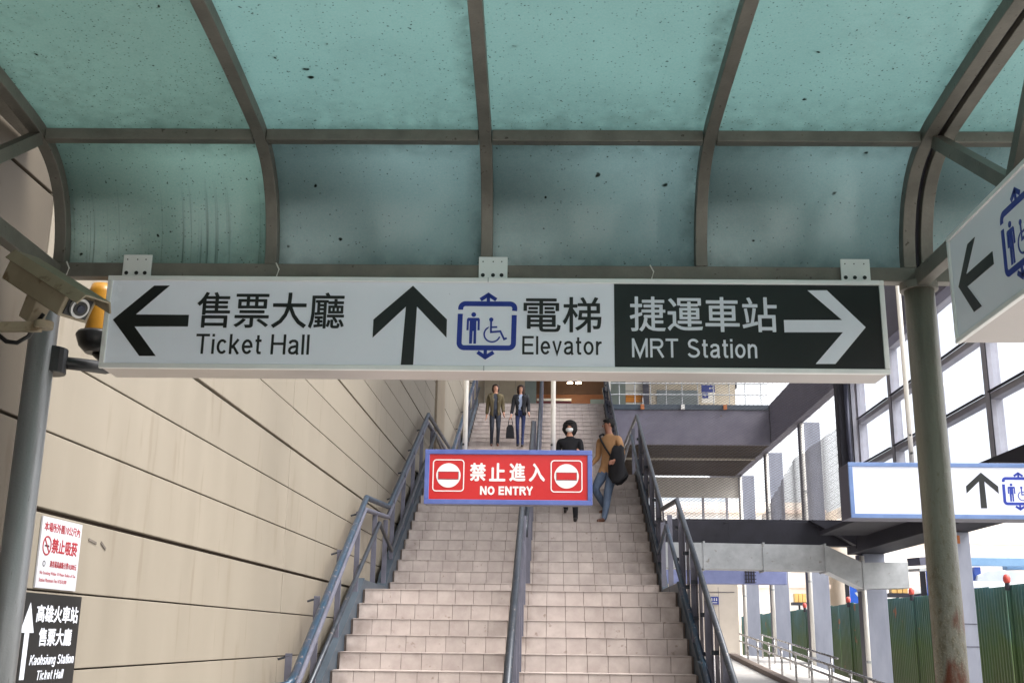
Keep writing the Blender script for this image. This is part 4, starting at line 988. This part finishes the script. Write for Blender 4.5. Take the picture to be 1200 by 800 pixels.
# green corrugated hoarding
fe = thing('hoarding', 'weathered green corrugated metal hoarding beyond the columns', 'fence', (9.0, 0, 0))
pm = MB(); n = 6; wv = 0.9/n
for i in range(n):
    for a, b, xa, xb in ((0, 0.35, 0, 0), (0.35, 0.5, 0, 0.045), (0.5, 0.85, 0.045, 0.045), (0.85, 1.0, 0.045, 0)):
        y1 = (i+a)*wv; y2 = (i+b)*wv
        pm.add([(xa, y1, 0), (xb, y2, 0), (xb, y2, 2.66), (xa, y1, 2.66), (xa+.004, y1, 0), (xb+.004, y2, 0), (xb+.004, y2, 2.66), (xa+.004, y1, 2.66)],
               [(0, 1, 2, 3), (7, 6, 5, 4), (0, 4, 5, 1), (3, 2, 6, 7)])
pme_ = pm.mesh('corrugated_sheet', [FENCE])
for i in range(46):
    y = 14+i*0.9
    put('corrugated_sheet', pme_, fe, loc=(random.uniform(-.01, .01), y, 0.09+random.uniform(-.03, .02)))
for y in (16.8, 22.78, 28.86, 35.05, 41.14, 47.2):
    q = MB(); q.tube([(-0.03, y, 0.08), (-0.03, y, 2.72)], 0.022, 8); q.build('fence_post', FENCE, fe)
REDL = mat('red_lamp_plastic', rgb(190, 70, 62), rgb(204, 88, 78), 0.4, 0, 4)
lamp_l = ['red warning lamp on the hoarding farthest to the right of the photo', 'red warning lamp on the hoarding beside the round right post', 'red warning lamp on the hoarding next to the small blue arrow sign', 'farthest red warning lamp on the hoarding, among yellow things']
for i, y in enumerate((22.78, 28.86, 35.05, 41.14)):
    t = thing('warning_lamp', lamp_l[i], 'lamp', (8.95, y, 2.75), 0, 'red warning lamps on the hoarding')
    q = MB(); q.tube([(0, 0, 0.02), (0, 0, 0.05), (0, 0, 0.12), (0, 0, 0.17), (0, 0, 0.19)], [0.05, 0.068, 0.072, 0.055, 0.03], 12); q.build('lens', REDL, t, smooth=True)
    q = MB(); q.tube([(0, 0, -0.12), (0, 0, 0.02)], 0.05, 8); q.build('battery_case', DARKBEAM, t)
ARW = mat('bright_blue_board', rgb(34, 78, 176), rgb(44, 90, 190), 0.4, 0, 3, bump=0, emit=((0.05, 0.15, 0.6, 1), 0.1))
for lab, (y, zc) in (('blue board with white down arrow above the hoarding between two columns', (38.3, 3.22)), ('blue board with white down arrow above the hoarding beside the round post', (30.4, 3.16))):
    t = thing('arrow_board', lab, 'sign', (9.9, y, zc), radians(-15), 'blue arrow boards beyond the hoarding')
    q = MB(); q.box(-0.05, 0.62, 0, 0.12, -0.36, 0.34); q.build('board', ARW, t)
    q = MB(); q.box(-0.20, -0.06, 0.02, 0.3, -0.34, 0.30); q.build('side_box', DARKBEAM, t)
    q = MB(); q.box(0.26, 0.34, -0.006, 0, -0.20, 0.26); q.poly([(0.30, -0.30), (0.50, -0.02), (0.42, 0.0), (0.30, -0.16), (0.18, 0.0), (0.10, -0.02)], -0.007, -0.001); q.build('arrow', WHITE_V, t)
    q = MB(); q.tube([(0.3, 0.06, -0.36), (0.3, 0.06, -3.1)], 0.04, 8); q.build('post', DARKBEAM, t)
YB = mat('amber_lantern_panel', rgb(206, 160, 88), rgb(224, 184, 112), 0.5)
for lab, (y, zc) in (('amber box lantern over the hoarding beside the duct end', (33.4, 3.20)), ('distant amber lantern above the hoarding', (46.8, 3.35))):
    t = thing('box_lantern', lab, 'lantern', (10.0, y, zc), 0, 'amber lanterns beyond the hoarding')
    for i in range(3):
        q = MB(); q.box(-0.2+i*0.16, -0.06+i*0.16, 0, 0.3, -0.2, 0.14); q.build('lantern_panel', YB, t)
    q = MB(); q.box(-0.30, 0.34, -0.05, 0.35, -0.32, -0.205); q.build('base', DARKBEAM, t)
    q = MB(); q.tube([(0, 0.15, -0.32), (0, 0.15, -3.2)], 0.04, 8); q.build('post', DARKBEAM, t)

# lorry beyond the hoarding
lo = thing('parked_lorry', 'white and blue lorry with pale blue roof rack beyond the green hoarding', 'lorry', (11.7, 28.6, 0.08), radians(0))
LB = mat('pale_blue_rack_paint', rgb(104, 140, 176), rgb(120, 156, 190), 0.5); CB = mat('cobalt_body_paint', rgb(30, 66, 150), rgb(38, 76, 160), 0.35, 0, 3, bump=0, coat=0.4)
CW = mat('white_body_paint', rgb(214, 218, 224), rgb(226, 230, 234), 0.35, 0, 3, bump=0, coat=0.4)
q = MB(); q.poly([(-1.6, 0.5), (1.0, 0.5), (1.0, 2.55), (0.85, 2.85), (-1.45, 2.85), (-1.6, 2.6)], 0, 4.6); q.build('body', CB, lo, bevel=0.04)
q = MB(); q.poly([(-1.5, 2.855), (0.9, 2.855), (0.8, 3.0), (-1.35, 3.03)], 0.05, 4.5); q.build('roof', CW, lo, bevel=0.02)
q = MB(); q.poly([(-1.0, 3.01), (0.5, 3.01), (0.35, 3.32), (-0.6, 3.36), (-0.95, 3.2)], 0.6, 1.6); q.build('roof_unit', CW, lo, bevel=0.03)
for i, (xa, xb, z) in enumerate(((-1.3, 0.45, 3.42), (-0.2, 1.1, 3.36))):
    q = MB(); q.box(xa, xb, 0.2+i*0.4, 0.5+i*0.4, z, z+0.20); q.build('rack_board', LB, lo, bevel=0.01)
for x in (-0.9, 0.75):
    q = MB(); q.box(x-0.08, x+0.08, 0.7, 0.85, 3.0, 3.42); q.build('rack_post', CB, lo)
for x in (-1.4, 0.85):
    for y in (0.8, 3.6):
        q = MB(); q.tube([(x-0.12, y, 0.42), (x+0.12, y, 0.42)], 0.42, 20); q.build('wheel', BLACKP, lo)
aw = thing('awning_arm', 'dark grey boards sticking up behind the round post above the hoarding', 'awning', (9.9, 29.4, 3.6), radians(20))
q = MB(); q.bar((-0.8, 0, 0.0), (0.7, 0, 0.12), 0.5, 0.20, (0, 1, 0)); q.build('board', DARKGREY, aw)
q = MB(); q.bar((-0.75, 0.1, -0.2), (0.6, 0.1, -0.12), 0.5, 0.07, (0, 1, 0)); q.build('lower_board', DUCTM, aw)
q = MB(); q.tube([(0.5, 0.1, -0.2), (0.5, 0.1, -3.5)], 0.05, 8); q.build('prop', DARKBEAM, aw)

# pale apartment building far behind
FB = mat('washed_out_cream_render', rgb(236, 226, 214), rgb(244, 236, 226), 0.8, 0, 1, bump=0); FW = mat('hazy_window_tone', rgb(222, 218, 214), rgb(226, 222, 218), 0.3, 0, 1, bump=0); FBAND = mat('pale_pink_band', rgb(240, 220, 204), rgb(242, 222, 208), 0.8, 0, 1, bump=0)  # overexposed haze put into the near-white wall and window colours
for bi, (lab, x0, x1, y, hh) in enumerate((('pale cream apartment block far behind the hoarding on the right', 24, 52, 88, 12.5), ('far white apartment block seen between the lavender columns', 9, 23, 96, 13.0))):
    t = thing('apartment_building', lab, 'building', (x0, y, 0.08))
    q = MB(); q.box(0, x1-x0, 0, 14, 0, hh); q.build('wall', FB, t)
    fl = int(hh/3.1)
    wm = MB(); wm.box(0, 1.5, -0.06, -0.01, 0, 1.4); wme = wm.mesh('window', [FW])
    for f in range(fl):
        q = MB(); q.box(-0.1, x1-x0+0.1, -0.25, -0.01, f*3.1+2.75, f*3.1+3.05); q.build('floor_band', FBAND, t)
        for k in range(int((x1-x0)/3.3)): put('window', wme, t, loc=(1.0+k*3.3, 0, f*3.1+0.95))

# ================================================================== upper concourse behind the top of the stairs
uc = thing('concourse_wall', 'upper concourse wall with orange, white and beige panels at the head of the stairs', 'wall', (0, 37.0, 8.08))
q = MB(); q.box(-2.4, 6.1, -4.9, 6.0, -0.05, -0.012); q.build('floor', CONC, uc)
OR = mat('orange_brown_panel', rgb(140, 84, 44), rgb(154, 96, 54), 0.5); BR = mat('brown_panel', rgb(96, 66, 44), rgb(108, 78, 54), 0.6)
TEALC = mat('slate_teal_panel', rgb(122, 134, 130), rgb(134, 146, 142), 0.5); OR2 = mat('bright_orange_stripe', rgb(224, 140, 50), rgb(232, 152, 60), 0.5)
WHT = mat('white_wall_tile', rgb(226, 222, 212), rgb(236, 232, 222), 0.5); MAR = mat('maroon_panel', rgb(110, 42, 50), rgb(122, 50, 56), 0.5)
BG2 = mat('beige_upper_panel', rgb(196, 184, 164), rgb(206, 196, 176), 0.6); GW = mat('grey_window_panel', rgb(124, 134, 136), rgb(138, 148, 150), 0.3)
def up(nm, x0, x1, z0, z1, m, d=0.0, th=0.1):
    q = MB(); q.box(x0, x1, -d, -d+th, z0-8.08, z1-8.08); return q.build(nm, m, uc)
up('panel', -2.4, -1.9, 8.08, 11.4, BG2); up('panel', -1.89, -1.35, 8.08, 11.4, BG2); up('panel', -1.34, -0.72, 8.9, 9.6, OR); up('panel', -1.34, -0.72, 9.61, 11.4, BG2)
up('panel', -0.70, 1.66, 8.08, 9.62, OR, 0); up('panel', -0.70, 1.66, 9.63, 11.4, BR); up('dark_doorway', 1.2, 1.66, 8.08, 9.45, TEALC, 0.03, 0.02)
up('counter', -0.6, 0.55, 8.08, 9.26, MAR, 0.6, 0.5); up('counter_top', -0.6, 0.55, 9.262, 9.34, WHT, 0.65, 0.6)
up('partition', -1.0, -0.62, 8.08, 11.4, TEALC, 0.9, 0.08)
up('panel', 1.67, 1.86, 8.08, 11.4, WHT); up('pillar', 1.87, 2.38, 8.08, 11.4, TEALC, 0.3, 0.3); up('panel', 2.39, 2.98, 9.64, 11.4, WHT); up('stripe', 2.39, 2.98, 9.36, 9.63, OR2); up('panel', 2.39, 2.98, 8.08, 9.35, WHT)
up('pillar', 2.99, 3.18, 8.08, 11.4, PURPLE, 0.2, 0.2); up('panel', 3.19, 6.1, 8.08, 11.4, BG2); up('window', 3.45, 4.85, 8.6, 9.78, GW, 0.03, 0.02)
for z in (9.35, 9.55, 9.75): up('joint', 2.39, 2.98, z, z+0.012, DARKGREY, 0.004, 0.003)
us = thing('concourse_sign', 'small blue and white restroom sign on the upper concourse', 'sign', (5.0, 36.2, 9.52))
q = MB(); q.box(-0.14, 0.30, 0, 0.05, -0.33, 0.28); q.build('board', WHT, us)
BLP = _m['deep_blue_plate']
q = MB(); q.box(-0.14, 0.30, -0.008, -0.001, 0.02, 0.27); q.box(-0.12, 0.08, -0.008, -0.001, -0.18, 0.0); q.build('blue_field', BLP, us)
q = MB(); q.poly(disc(0.14, 0.16, 0.03, 8), -0.012, -0.009); q.poly(disc(0.22, 0.16, 0.03, 8), -0.012, -0.009); q.poly(disc(-0.02, -0.08, 0.04, 8), -0.012, -0.009); q.build('pictograms', WHITE_V, us)
q = MB(); q.tube([(0.08, 0.025, 0.28), (0.08, 0.025, 1.9)], 0.015, 6); q.build('hanger', DARKBEAM, us)
LAMP = mat('warm_ceiling_lamp', (1, 0.9, 0.7, 1), (1, 0.9, 0.7, 1), 0.5, bump=0, emit=((1, 0.82, 0.55, 1), 14))
for lab, x in (('left warm downlight under the concourse ceiling', 0.50), ('right warm downlight under the concourse ceiling', 0.78)):
    t = thing('ceiling_light', lab, 'light', (x, 36.0, 9.78), 0, 'warm downlights')
    q = MB(); q.tube([(0, 0, 0), (0, 0, 0.03)], 0.09, 12); q.build('lamp', LAMP, t)
    q = MB(); q.tube([(0, 0, 0.031), (0, 0, 1.6)], 0.02, 6); q.build('stem', DARKBEAM, t)
bn = thing('banner_post', 'tall white notice strip with black lettering at the top of the right lane', 'sign', (1.56, 33.5, 8.08))
q = MB(); q.box(-0.02, 0.16, 0, 0.04, 0.9, 2.6); q.build('board', WHT, bn)
q = MB()
for i in range(5): q.box(0.03, 0.11, -0.004, 0, 1.2+i*0.28, 1.34+i*0.28)
q.build('print', INK, bn)
q = MB(); q.tube([(0.07, 0.02, 0), (0.07, 0.02, 0.9)], 0.02, 6); q.build('stand', DARKBEAM, bn)

# ================================================================== PEOPLE
SKIN = mat('skin', rgb(178, 128, 104), rgb(190, 140, 116), 0.5, 0, 8, bump=0.05); SKIN2 = mat('tanned_skin', rgb(132, 88, 68), rgb(146, 98, 78), 0.5, 0, 8, bump=0.05)
HAIR = mat('black_hair', rgb(14, 12, 12), rgb(24, 20, 20), 0.8, 0, 30, (1, 1, 0.2), 0.4); HAIR2 = mat('dark_brown_hair', rgb(40, 25, 20), rgb(56, 36, 28), 0.8, 0, 30, (1, 1, 0.2), 0.4)
JEAN = mat('faded_blue_denim', rgb(66, 80, 104), rgb(104, 120, 142), 0.8, 0, 6, (1, 1, 0.5), 0.4); JEAN2 = mat('dark_denim', rgb(30, 32, 42), rgb(42, 46, 60), 0.8, 0, 8); JEAN3 = mat('navy_denim', rgb(34, 44, 84), rgb(44, 54, 96), 0.8, 0, 8)
TAN = mat('tan_cotton_shirt', rgb(150, 112, 76), rgb(172, 132, 94), 0.85, 0, 7, bump=0.4); BLK = mat('black_cloth', rgb(18, 18, 22), rgb(28, 28, 34), 0.85, 0, 8, bump=0.4)
OLIVE = mat('olive_parka_cloth', rgb(74, 64, 42), rgb(94, 82, 56), 0.85, 0, 7, bump=0.4); SHOE = mat('dark_shoe_leather', rgb(28, 22, 20), rgb(40, 32, 28), 0.4, 0, 8); SHOEB = mat('brown_shoe_leather', rgb(84, 50, 34), rgb(98, 62, 44), 0.4, 0, 8)
LBLUE = mat('pale_blue_shirt_cloth', rgb(150, 162, 190), rgb(168, 180, 204), 0.85, 0, 9); CHAR = mat('charcoal_knit', rgb(52, 56, 66), rgb(66, 70, 82), 0.9, 0, 12); MASK = mat('white_mask_cloth', rgb(222, 224, 224), rgb(234, 236, 236), 0.8, 0, 9, bump=0)
def ik(a, b, l1, l2, pole):
    a, b = Vector(a), Vector(b); d = b-a; L = min(d.length, (l1+l2)*0.999); n = d.normalized()
    x = (l1*l1-l2*l2+L*L)/(2*L); h = sqrt(max(0, l1*l1-x*x)); p = Vector(pole); p = (p-n*p.dot(n)).normalized()
    return a+n*x+p*h
def skinned(joints, edges, radii, root, sub=2):
    me = bpy.data.meshes.new('s'); me.from_pydata([tuple(j) for j in joints], edges, []); ob = bpy.data.objects.new('s', me); COL.objects.link(ob)
    sk = ob.modifiers.new('skin', 'SKIN'); sk.use_smooth_shade = True
    if not me.skin_vertices: 
        bpy.context.view_layer.update()
    lay = me.skin_vertices[0] if me.skin_vertices else None
    if lay is None:
        bm = bmesh.new(); bm.from_mesh(me); bm.verts.layers.skin.verify(); bm.to_mesh(me); bm.free(); lay = me.skin_vertices[0]
    for i, r in enumerate(radii):
        lay.data[i].radius = r if isinstance(r, tuple) else (r, r)
        lay.data[i].use_root = (i == root)
    sb_ = ob.modifiers.new('sub', 'SUBSURF'); sb_.levels = sub; sb_.render_levels = sub
    bpy.context.view_layer.update(); dg = bpy.context.evaluated_depsgraph_get(); out = bpy.data.meshes.new_from_object(ob.evaluated_get(dg))
    bpy.data.objects.remove(ob); return out
def person(label, loc, rotz, H, feet, hands, top, legs, shoes, skin, hair, long_hair, turn=0, coat=None, mask=False, build=1.0, mouth=True, hands_pole=(0, 1, -0.4), coat_hem=0.80, slim=1.0, puff=1.0, untucked=False):
    root = thing('person', label, 'person', loc, rotz)
    k = H/1.70; J = []; E_ = []; Rr = []; M_ = []
    def add(p, r, parent=None, m=0):
        J.append(Vector(p)); Rr.append(r); M_.append(m)
        if parent is not None: E_.append((parent, len(J)-1))
        return len(J)-1
    # materials: 0 skin 1 top 2 legs 3 shoes
    pel = add((0, 0, 0.93), (0.135*build, 0.105*build), None, 1 if untucked else 2)
    wai = add((0, 0.0, 1.08), (0.118*build, 0.095*build), pel, 1)
    che = add((0, 0.005, 1.28), (0.145*build, 0.108*build), wai, 1)
    nb = add((0, 0.01, 1.42), (0.085, 0.07), che, 1)
    nk = add((0, 0.0, 1.485), 0.050, nb, 0)
    t = radians(turn); hd = lambda x, y, z: (x*cos(t)-y*sin(t), x*sin(t)+y*cos(t), z)
    ch = add(hd(0, -0.02, 1.545), (0.060, 0.070), nk, 0)
    cr = add(hd(0, -0.005, 1.61), (0.073, 0.088), ch, 0)
    add(hd(0, 0.005, 1.665), (0.052, 0.062), cr, 0)
    segs = []
    for si, sgn in enumerate((1, -1)):
        hip = add((0.085*sgn, 0, 0.885), 0.088*build*slim, pel, 2)
        ft = Vector(feet[si])/k
        ank = (ft.x, ft.y+0.03, ft.z+0.085)
        kn = ik((0.085*sgn, 0, 0.885), ank, 0.415, 0.415, (0, -1, 0))
        ki = add(kn, 0.060*build*slim, hip, 2); calf = add(Vector(kn).lerp(Vector(ank), 0.45)+Vector((0, 0.012, 0)), 0.052*build*slim, ki, 2)
        ai = add(ank, 0.042, calf, 2)
        b1 = add((ft.x, ft.y-0.02, ft.z+0.045), (0.038, 0.036), ai, 3); add((ft.x, ft.y-0.14, ft.z+0.030), (0.040, 0.026), b1, 3)
    for si, sgn in enumerate((1, -1)):
        shp = (0.165*build*sgn, 0.005, 1.375); sh = add(shp, 0.056*build, che, 1)
        hn = Vector(hands[si])/k
        el = ik(shp, hn, 0.28, 0.245, (0.10*sgn, hands_pole[1], hands_pole[2]))
        ua = add(Vector(shp).lerp(el, 0.5), 0.048*build, sh, 1); ei = add(el, 0.041*build, ua, 1)
        fa = add(el.lerp(hn, 0.85), 0.032, ei, 1); wi = add(hn, 0.024, fa, 0)
        d = (hn-el).normalized(); side = Vector((0, 1, 0)) if abs(d.y) < 0.8 else Vector((0, 0, 1)); side = (side-d*side.dot(d)).normalized(); nrm = d.cross(side)
        pa = add(hn+d*0.055, (0.030, 0.020), wi, 0)
        for f_ in range(4):
            o = (f_-1.5)*0.017; L = (0.062, 0.072, 0.068, 0.052)[f_]
            k1 = add(hn+d*(0.085)+side*o, 0.0095, pa, 0); k2 = add(hn+d*(0.085+L*0.55)+side*o*1.05+nrm*0.008*sgn, 0.0085, k1, 0); add(hn+d*(0.085+L*0.9)+side*o+nrm*0.024*sgn, 0.0075, k2, 0)
        t1 = add(hn+d*0.045-side*0.036, 0.011, wi, 0); add(hn+d*0.085-side*0.046+nrm*0.01*sgn, 0.009, t1, 0)
    me = skinned([j*k for j in J], E_, [tuple(c*k for c in r) if isinstance(r, tuple) else r*k for r in Rr], 0)
    for m in (skin, top, legs, shoes): me.materials.append(m)
    bones = [(J[a]*k, J[b]*k, M_[a], M_[b]) for a, b in E_]
    for p in me.polygons:
        c = p.center; best = (9, 0)
        for a, b, ma, mb_ in bones:
            ab = b-a; tt = max(0, min(1, (c-a).dot(ab)/max(1e-9, ab.length_squared))); dd = (c-(a+ab*tt)).length
            if dd < best[0]: best = (dd, ma if tt < 0.5 else mb_)
        if untucked and best[1] == 2 and c.z > 0.83*k: best = (0, 1)
        p.material_index = best[1]; p.use_smooth = True
    put('body', me, root)
    # head details
    hc = Vector(hd(0, -0.005, 1.60))*k
    def hp(x, y, z): return hc+Vector((x*cos(t)-y*sin(t), x*sin(t)+y*cos(t), z))*k
    def blob(nm, c, sx_, sy_, sz_, m, seg=8, parent=root):
        bm = bmesh.new(); bmesh.ops.create_uvsphere(bm, u_segments=seg, v_segments=max(5, seg//2+1), radius=1)
        for v in bm.verts:
            v.co = Vector(hp(c[0]+v.co.x*sx_, c[1]+v.co.y*sy_, c[2]+v.co.z*sz_))
        mm = bpy.data.meshes.new(nm); bm.to_mesh(mm); bm.free(); mm.materials.append(m); return put(nm, mm, parent, smooth=True)
    for sgn in (1, -1):
        blob('eye', (0.030*sgn, -0.082, 0.005), 0.011, 0.006, 0.006, BLK); blob('eyebrow', (0.030*sgn, -0.084, 0.024), 0.017, 0.005, 0.0035, hair)
        blob('ear', (0.074*sgn, 0.0, -0.002), 0.010, 0.018, 0.028, skin)
    blob('nose', (0, -0.092, -0.018), 0.011, 0.014, 0.020, skin)
    if mask:
        bm = bmesh.new(); bmesh.ops.create_uvsphere(bm, u_segments=20, v_segments=14, radius=1)
        bmesh.ops.delete(bm, geom=[v for v in bm.verts if v.co.y > -0.35 or v.co.z > 0.55], context='VERTS')
        for v in bm.verts: v.co = Vector(hp(v.co.x*0.078, v.co.y*0.105-0.006, -0.045+v.co.z*0.052))
        mm = bpy.data.meshes.new('face_mask'); bm.to_mesh(mm); bm.free(); mm.materials.append(MASK); o = put('face_mask', mm, root, smooth=True)
        so_ = o.modifiers.new('thick', 'SOLIDIFY'); so_.thickness = 0.003
    else: blob('mouth', (0, -0.086, -0.052), 0.020, 0.005, 0.005, mat('lip', rgb(140, 74, 66), rgb(150, 84, 74), 0.5))
    rng = random.Random(int(H*1000)+turn)
    bm = bmesh.new(); bmesh.ops.create_uvsphere(bm, u_segments=28, v_segments=20, radius=1)
    for v in bm.verts:
        x, y, z = v.co; j = 1+rng.uniform(-.05, .05)
        if long_hair:     # falls behind and beside the face, which stands clear of it in front
            wv_ = 1.0 if z > 0 else 1.0+0.10*sin(min(1, -z*1.4)*pi)
            v.co = hp(x*0.100*puff*wv_*j, (y*0.088*puff+0.036)*j, (z*0.098*puff if z > 0 else z*(0.09+long_hair))+0.022)
        else: v.co = hp(x*0.080*j, (y*0.088+0.018)*j, z*0.078*j+0.034)
    mm = bpy.data.meshes.new('hair'); bm.to_mesh(mm); bm.free(); mm.materials.append(hair); put('hair', mm, root, smooth=True)
    bm = bmesh.new(); bmesh.ops.create_uvsphere(bm, u_segments=20, v_segments=10, radius=1)
    for v in bm.verts:
        j = 1+rng.uniform(-.05, .05); v.co = hp(v.co.x*0.074*j, v.co.y*0.050*j-0.040, v.co.z*0.020*j+0.072)
    mm = bpy.data.meshes.new('fringe'); bm.to_mesh(mm); bm.free(); mm.materials.append(hair); put('fringe', mm, root, smooth=True)
    if coat:
        JJ = [(0, 0.005, coat_hem), (0, 0.004, 0.95), (0, 0.003, 1.10), (0, 0.006, 1.28), (0, 0.012, 1.44)]; R3 = [(0.185, 0.145), (0.172, 0.138), (0.150, 0.128), (0.172, 0.132), (0.085, 0.082)]; E3 = [(0, 1), (1, 2), (2, 3), (3, 4)]
        for si, sgn in enumerate((1, -1)):
            shp = Vector((0.170*sgn, 0.005, 1.385)); hn = Vector(hands[si])/k; el = ik(shp, hn, 0.28, 0.245, (0.10*sgn, hands_pole[1], hands_pole[2]))
            b0 = len(JJ); JJ += [shp, shp.lerp(el, 0.5), el, el.lerp(hn, 0.93)]; R3 += [0.070, 0.064, 0.058, 0.050]; E3 += [(3, b0), (b0, b0+1), (b0+1, b0+2), (b0+2, b0+3)]
        cm = skinned([Vector(j)*k for j in JJ], E3, [tuple(c*k for c in r) if isinstance(r, tuple) else r*k for r in R3], 2)
        bm = bmesh.new(); bm.from_mesh(cm)
        bmesh.ops.delete(bm, geom=[f for f in bm.faces if f.calc_center_median().y < -0.04*k and abs(f.calc_center_median().x) < (0.045+0.05*max(0, 1.2*k-f.calc_center_median().z)*0.4)*k and f.calc_center_median().z < 1.44*k], context='FACES')
        bm.to_mesh(cm); bm.free(); cm.materials.append(coat); o = put('coat', cm, root, smooth=True)
        so_ = o.modifiers.new('thick', 'SOLIDIFY'); so_.thickness = 0.008
    return root, k

# woman with the mask, on the right lane of the second flight
SY = lambda i: 15.0+T*i; SZ = lambda i: 2.12+H*(i+1)
WL = (0.235, SY(6)+0.11, SZ(6))
wm, k = person('woman in a black top with a white face mask and dark bobbed hair, coming down', WL, radians(-6), 1.57, [(0.085, 0.0, 0), (-0.09, 0.27, H)],
               [(0.17, -0.27, 1.04), (-0.20, -0.05, 0.84)], BLK, BLK, SHOE, SKIN, HAIR, 0.10, 0, None, True, 1.08, puff=1.22)
q = MB(); q.poly([(-0.05, -0.04), (0.05, -0.05), (0.055, 0.03), (-0.045, 0.04)], -0.02, 0.02)
tag(q.build('small_pouch', mat('orange_brown_leather', rgb(168, 102, 48), rgb(182, 118, 60), 0.5), bevel=0.012, loc=(WL[0]+0.13, WL[1]-0.34, WL[2]+1.0)), 'small orange brown pouch in the hand of the masked woman', 'pouch')
# man in the tan shirt
ML = (0.86, SY(7)+0.10, SZ(7)-H)
mn, k = person('man in a tan shirt and faded jeans looking towards the masked woman', (ML[0], ML[1], ML[2]), radians(-42), 1.68, [(0.06, -0.24, 0.0), (-0.11, 0.02, H)],
               [(0.24, -0.16, 0.98), (-0.22, -0.20, 0.93)], TAN, JEAN, SHOEB, SKIN2, HAIR, 0, -38, None, False, 1.16, untucked=True)
q = MB(); pts = [(-0.13, -0.075, 1.43), (-0.05, -0.135, 1.34), (0.06, -0.145, 1.18), (0.15, -0.10, 1.03), (0.165, 0.0, 0.99), (0.10, 0.12, 1.10), (0.0, 0.145, 1.24), (-0.09, 0.10, 1.40), (-0.13, 0.0, 1.47), (-0.13, -0.075, 1.43)]
q.tube([Vector(p)*k for p in pts], 0.016, 6, caps=False); q.build('shoulder_strap', BLK, mn, smooth=True)
# the dark jacket over his arm: a folded cloth hanging in front of the hip
Mw = Matrix.Translation(Vector(ML)) @ Matrix.Rotation(radians(-42), 4, 'Z')
jk = MB(); n = 12; rows_ = 12; vs = []
for r_ in range(rows_):
    z = 1.22-0.54*r_/(rows_-1)
    for i in range(n):
        a = 2*pi*i/n; rad = 0.145+0.022*sin(3*a+r_*0.5)+0.01*r_/rows_; top_ = (0.45 if r_ == 0 else 0.72+0.5*r_/rows_)
        vs.append(Mw @ (Vector((0.25+rad*cos(a)*top_, -0.10+0.6*rad*sin(a)*top_, z+(0.02+0.06*r_/rows_)*sin(2*a+0.9)))*k))
jk.add(vs, [(r_*n+i, r_*n+(i+1) % n, (r_+1)*n+(i+1) % n, (r_+1)*n+i) for r_ in range(rows_-1) for i in range(n)]+[tuple(range(n)), tuple((rows_-1)*n+i for i in range(n))])
tag(jk.build('carried_jacket', BLK, smooth=True), 'black jacket draped over the arm of the man in tan', 'jacket')
q = MB(); p0 = Mw @ (Vector((-0.25, -0.22, 0.86))*k); q.poly([(-0.07, -0.10), (0.07, -0.11), (0.06, 0.12), (0.0, 0.16), (-0.06, 0.11)], -0.03, 0.03)
tag(q.build('yellow_bag', mat('yellow_bag_plastic', rgb(218, 158, 30), rgb(230, 172, 44), 0.45), bevel=0.015, loc=p0, rot=(0, 0, radians(-30))), 'small yellow bag in the hand of the man in tan', 'bag')
# couple higher up in the left lane
S3Y = lambda i: 23.96+T*i; S3Z = lambda i: 4.33+H*(i+1)
P1 = (-1.50, S3Y(10)+0.09, S3Z(10))
person('person in an open olive parka and dark jeans coming down on the left', P1, radians(6), 1.60, [(0.07, -0.04, 0), (-0.085, 0.03, 0)],
       [(0.205, -0.10, 0.84), (-0.215, 0.0, 0.80)], CHAR, JEAN2, SHOEB, SKIN, HAIR2, 0.10, 0, OLIVE, False, 1.0, coat_hem=0.74)
P2 = (-0.86, S3Y(10)+0.09, S3Z(10))
pw, k = person('woman in an open black coat and navy jeans carrying a handbag', P2, radians(-4), 1.58, [(0.055, -0.12, -0.03), (-0.07, 0.03, 0.0)],
       [(0.215, -0.12, 0.84), (-0.225, -0.10, 0.80)], LBLUE, JEAN3, SHOE, SKIN, HAIR2, 0.17, 0, BLK, False, 0.92, puff=1.1, coat_hem=0.82, slim=0.88)
hb = thing('handbag', 'black handbag hanging from the hand of the woman in the black coat', 'handbag', (P2[0]-0.255, P2[1]-0.12, P2[2]+0.20))
q = MB(); q.poly([(-0.11, 0.0), (0.11, 0.0), (0.09, 0.26), (0.05, 0.34), (-0.05, 0.34), (-0.09, 0.26)], -0.05, 0.05); q.build('bag_body', BLK, hb, bevel=0.02)
q = MB(); q.tube([(-0.05, 0, 0.34), (-0.03, 0, 0.48), (0.0, 0, 0.55), (0.04, 0, 0.48), (0.06, 0, 0.34)], 0.010, 6); q.build('handle', BLK, hb, smooth=True)
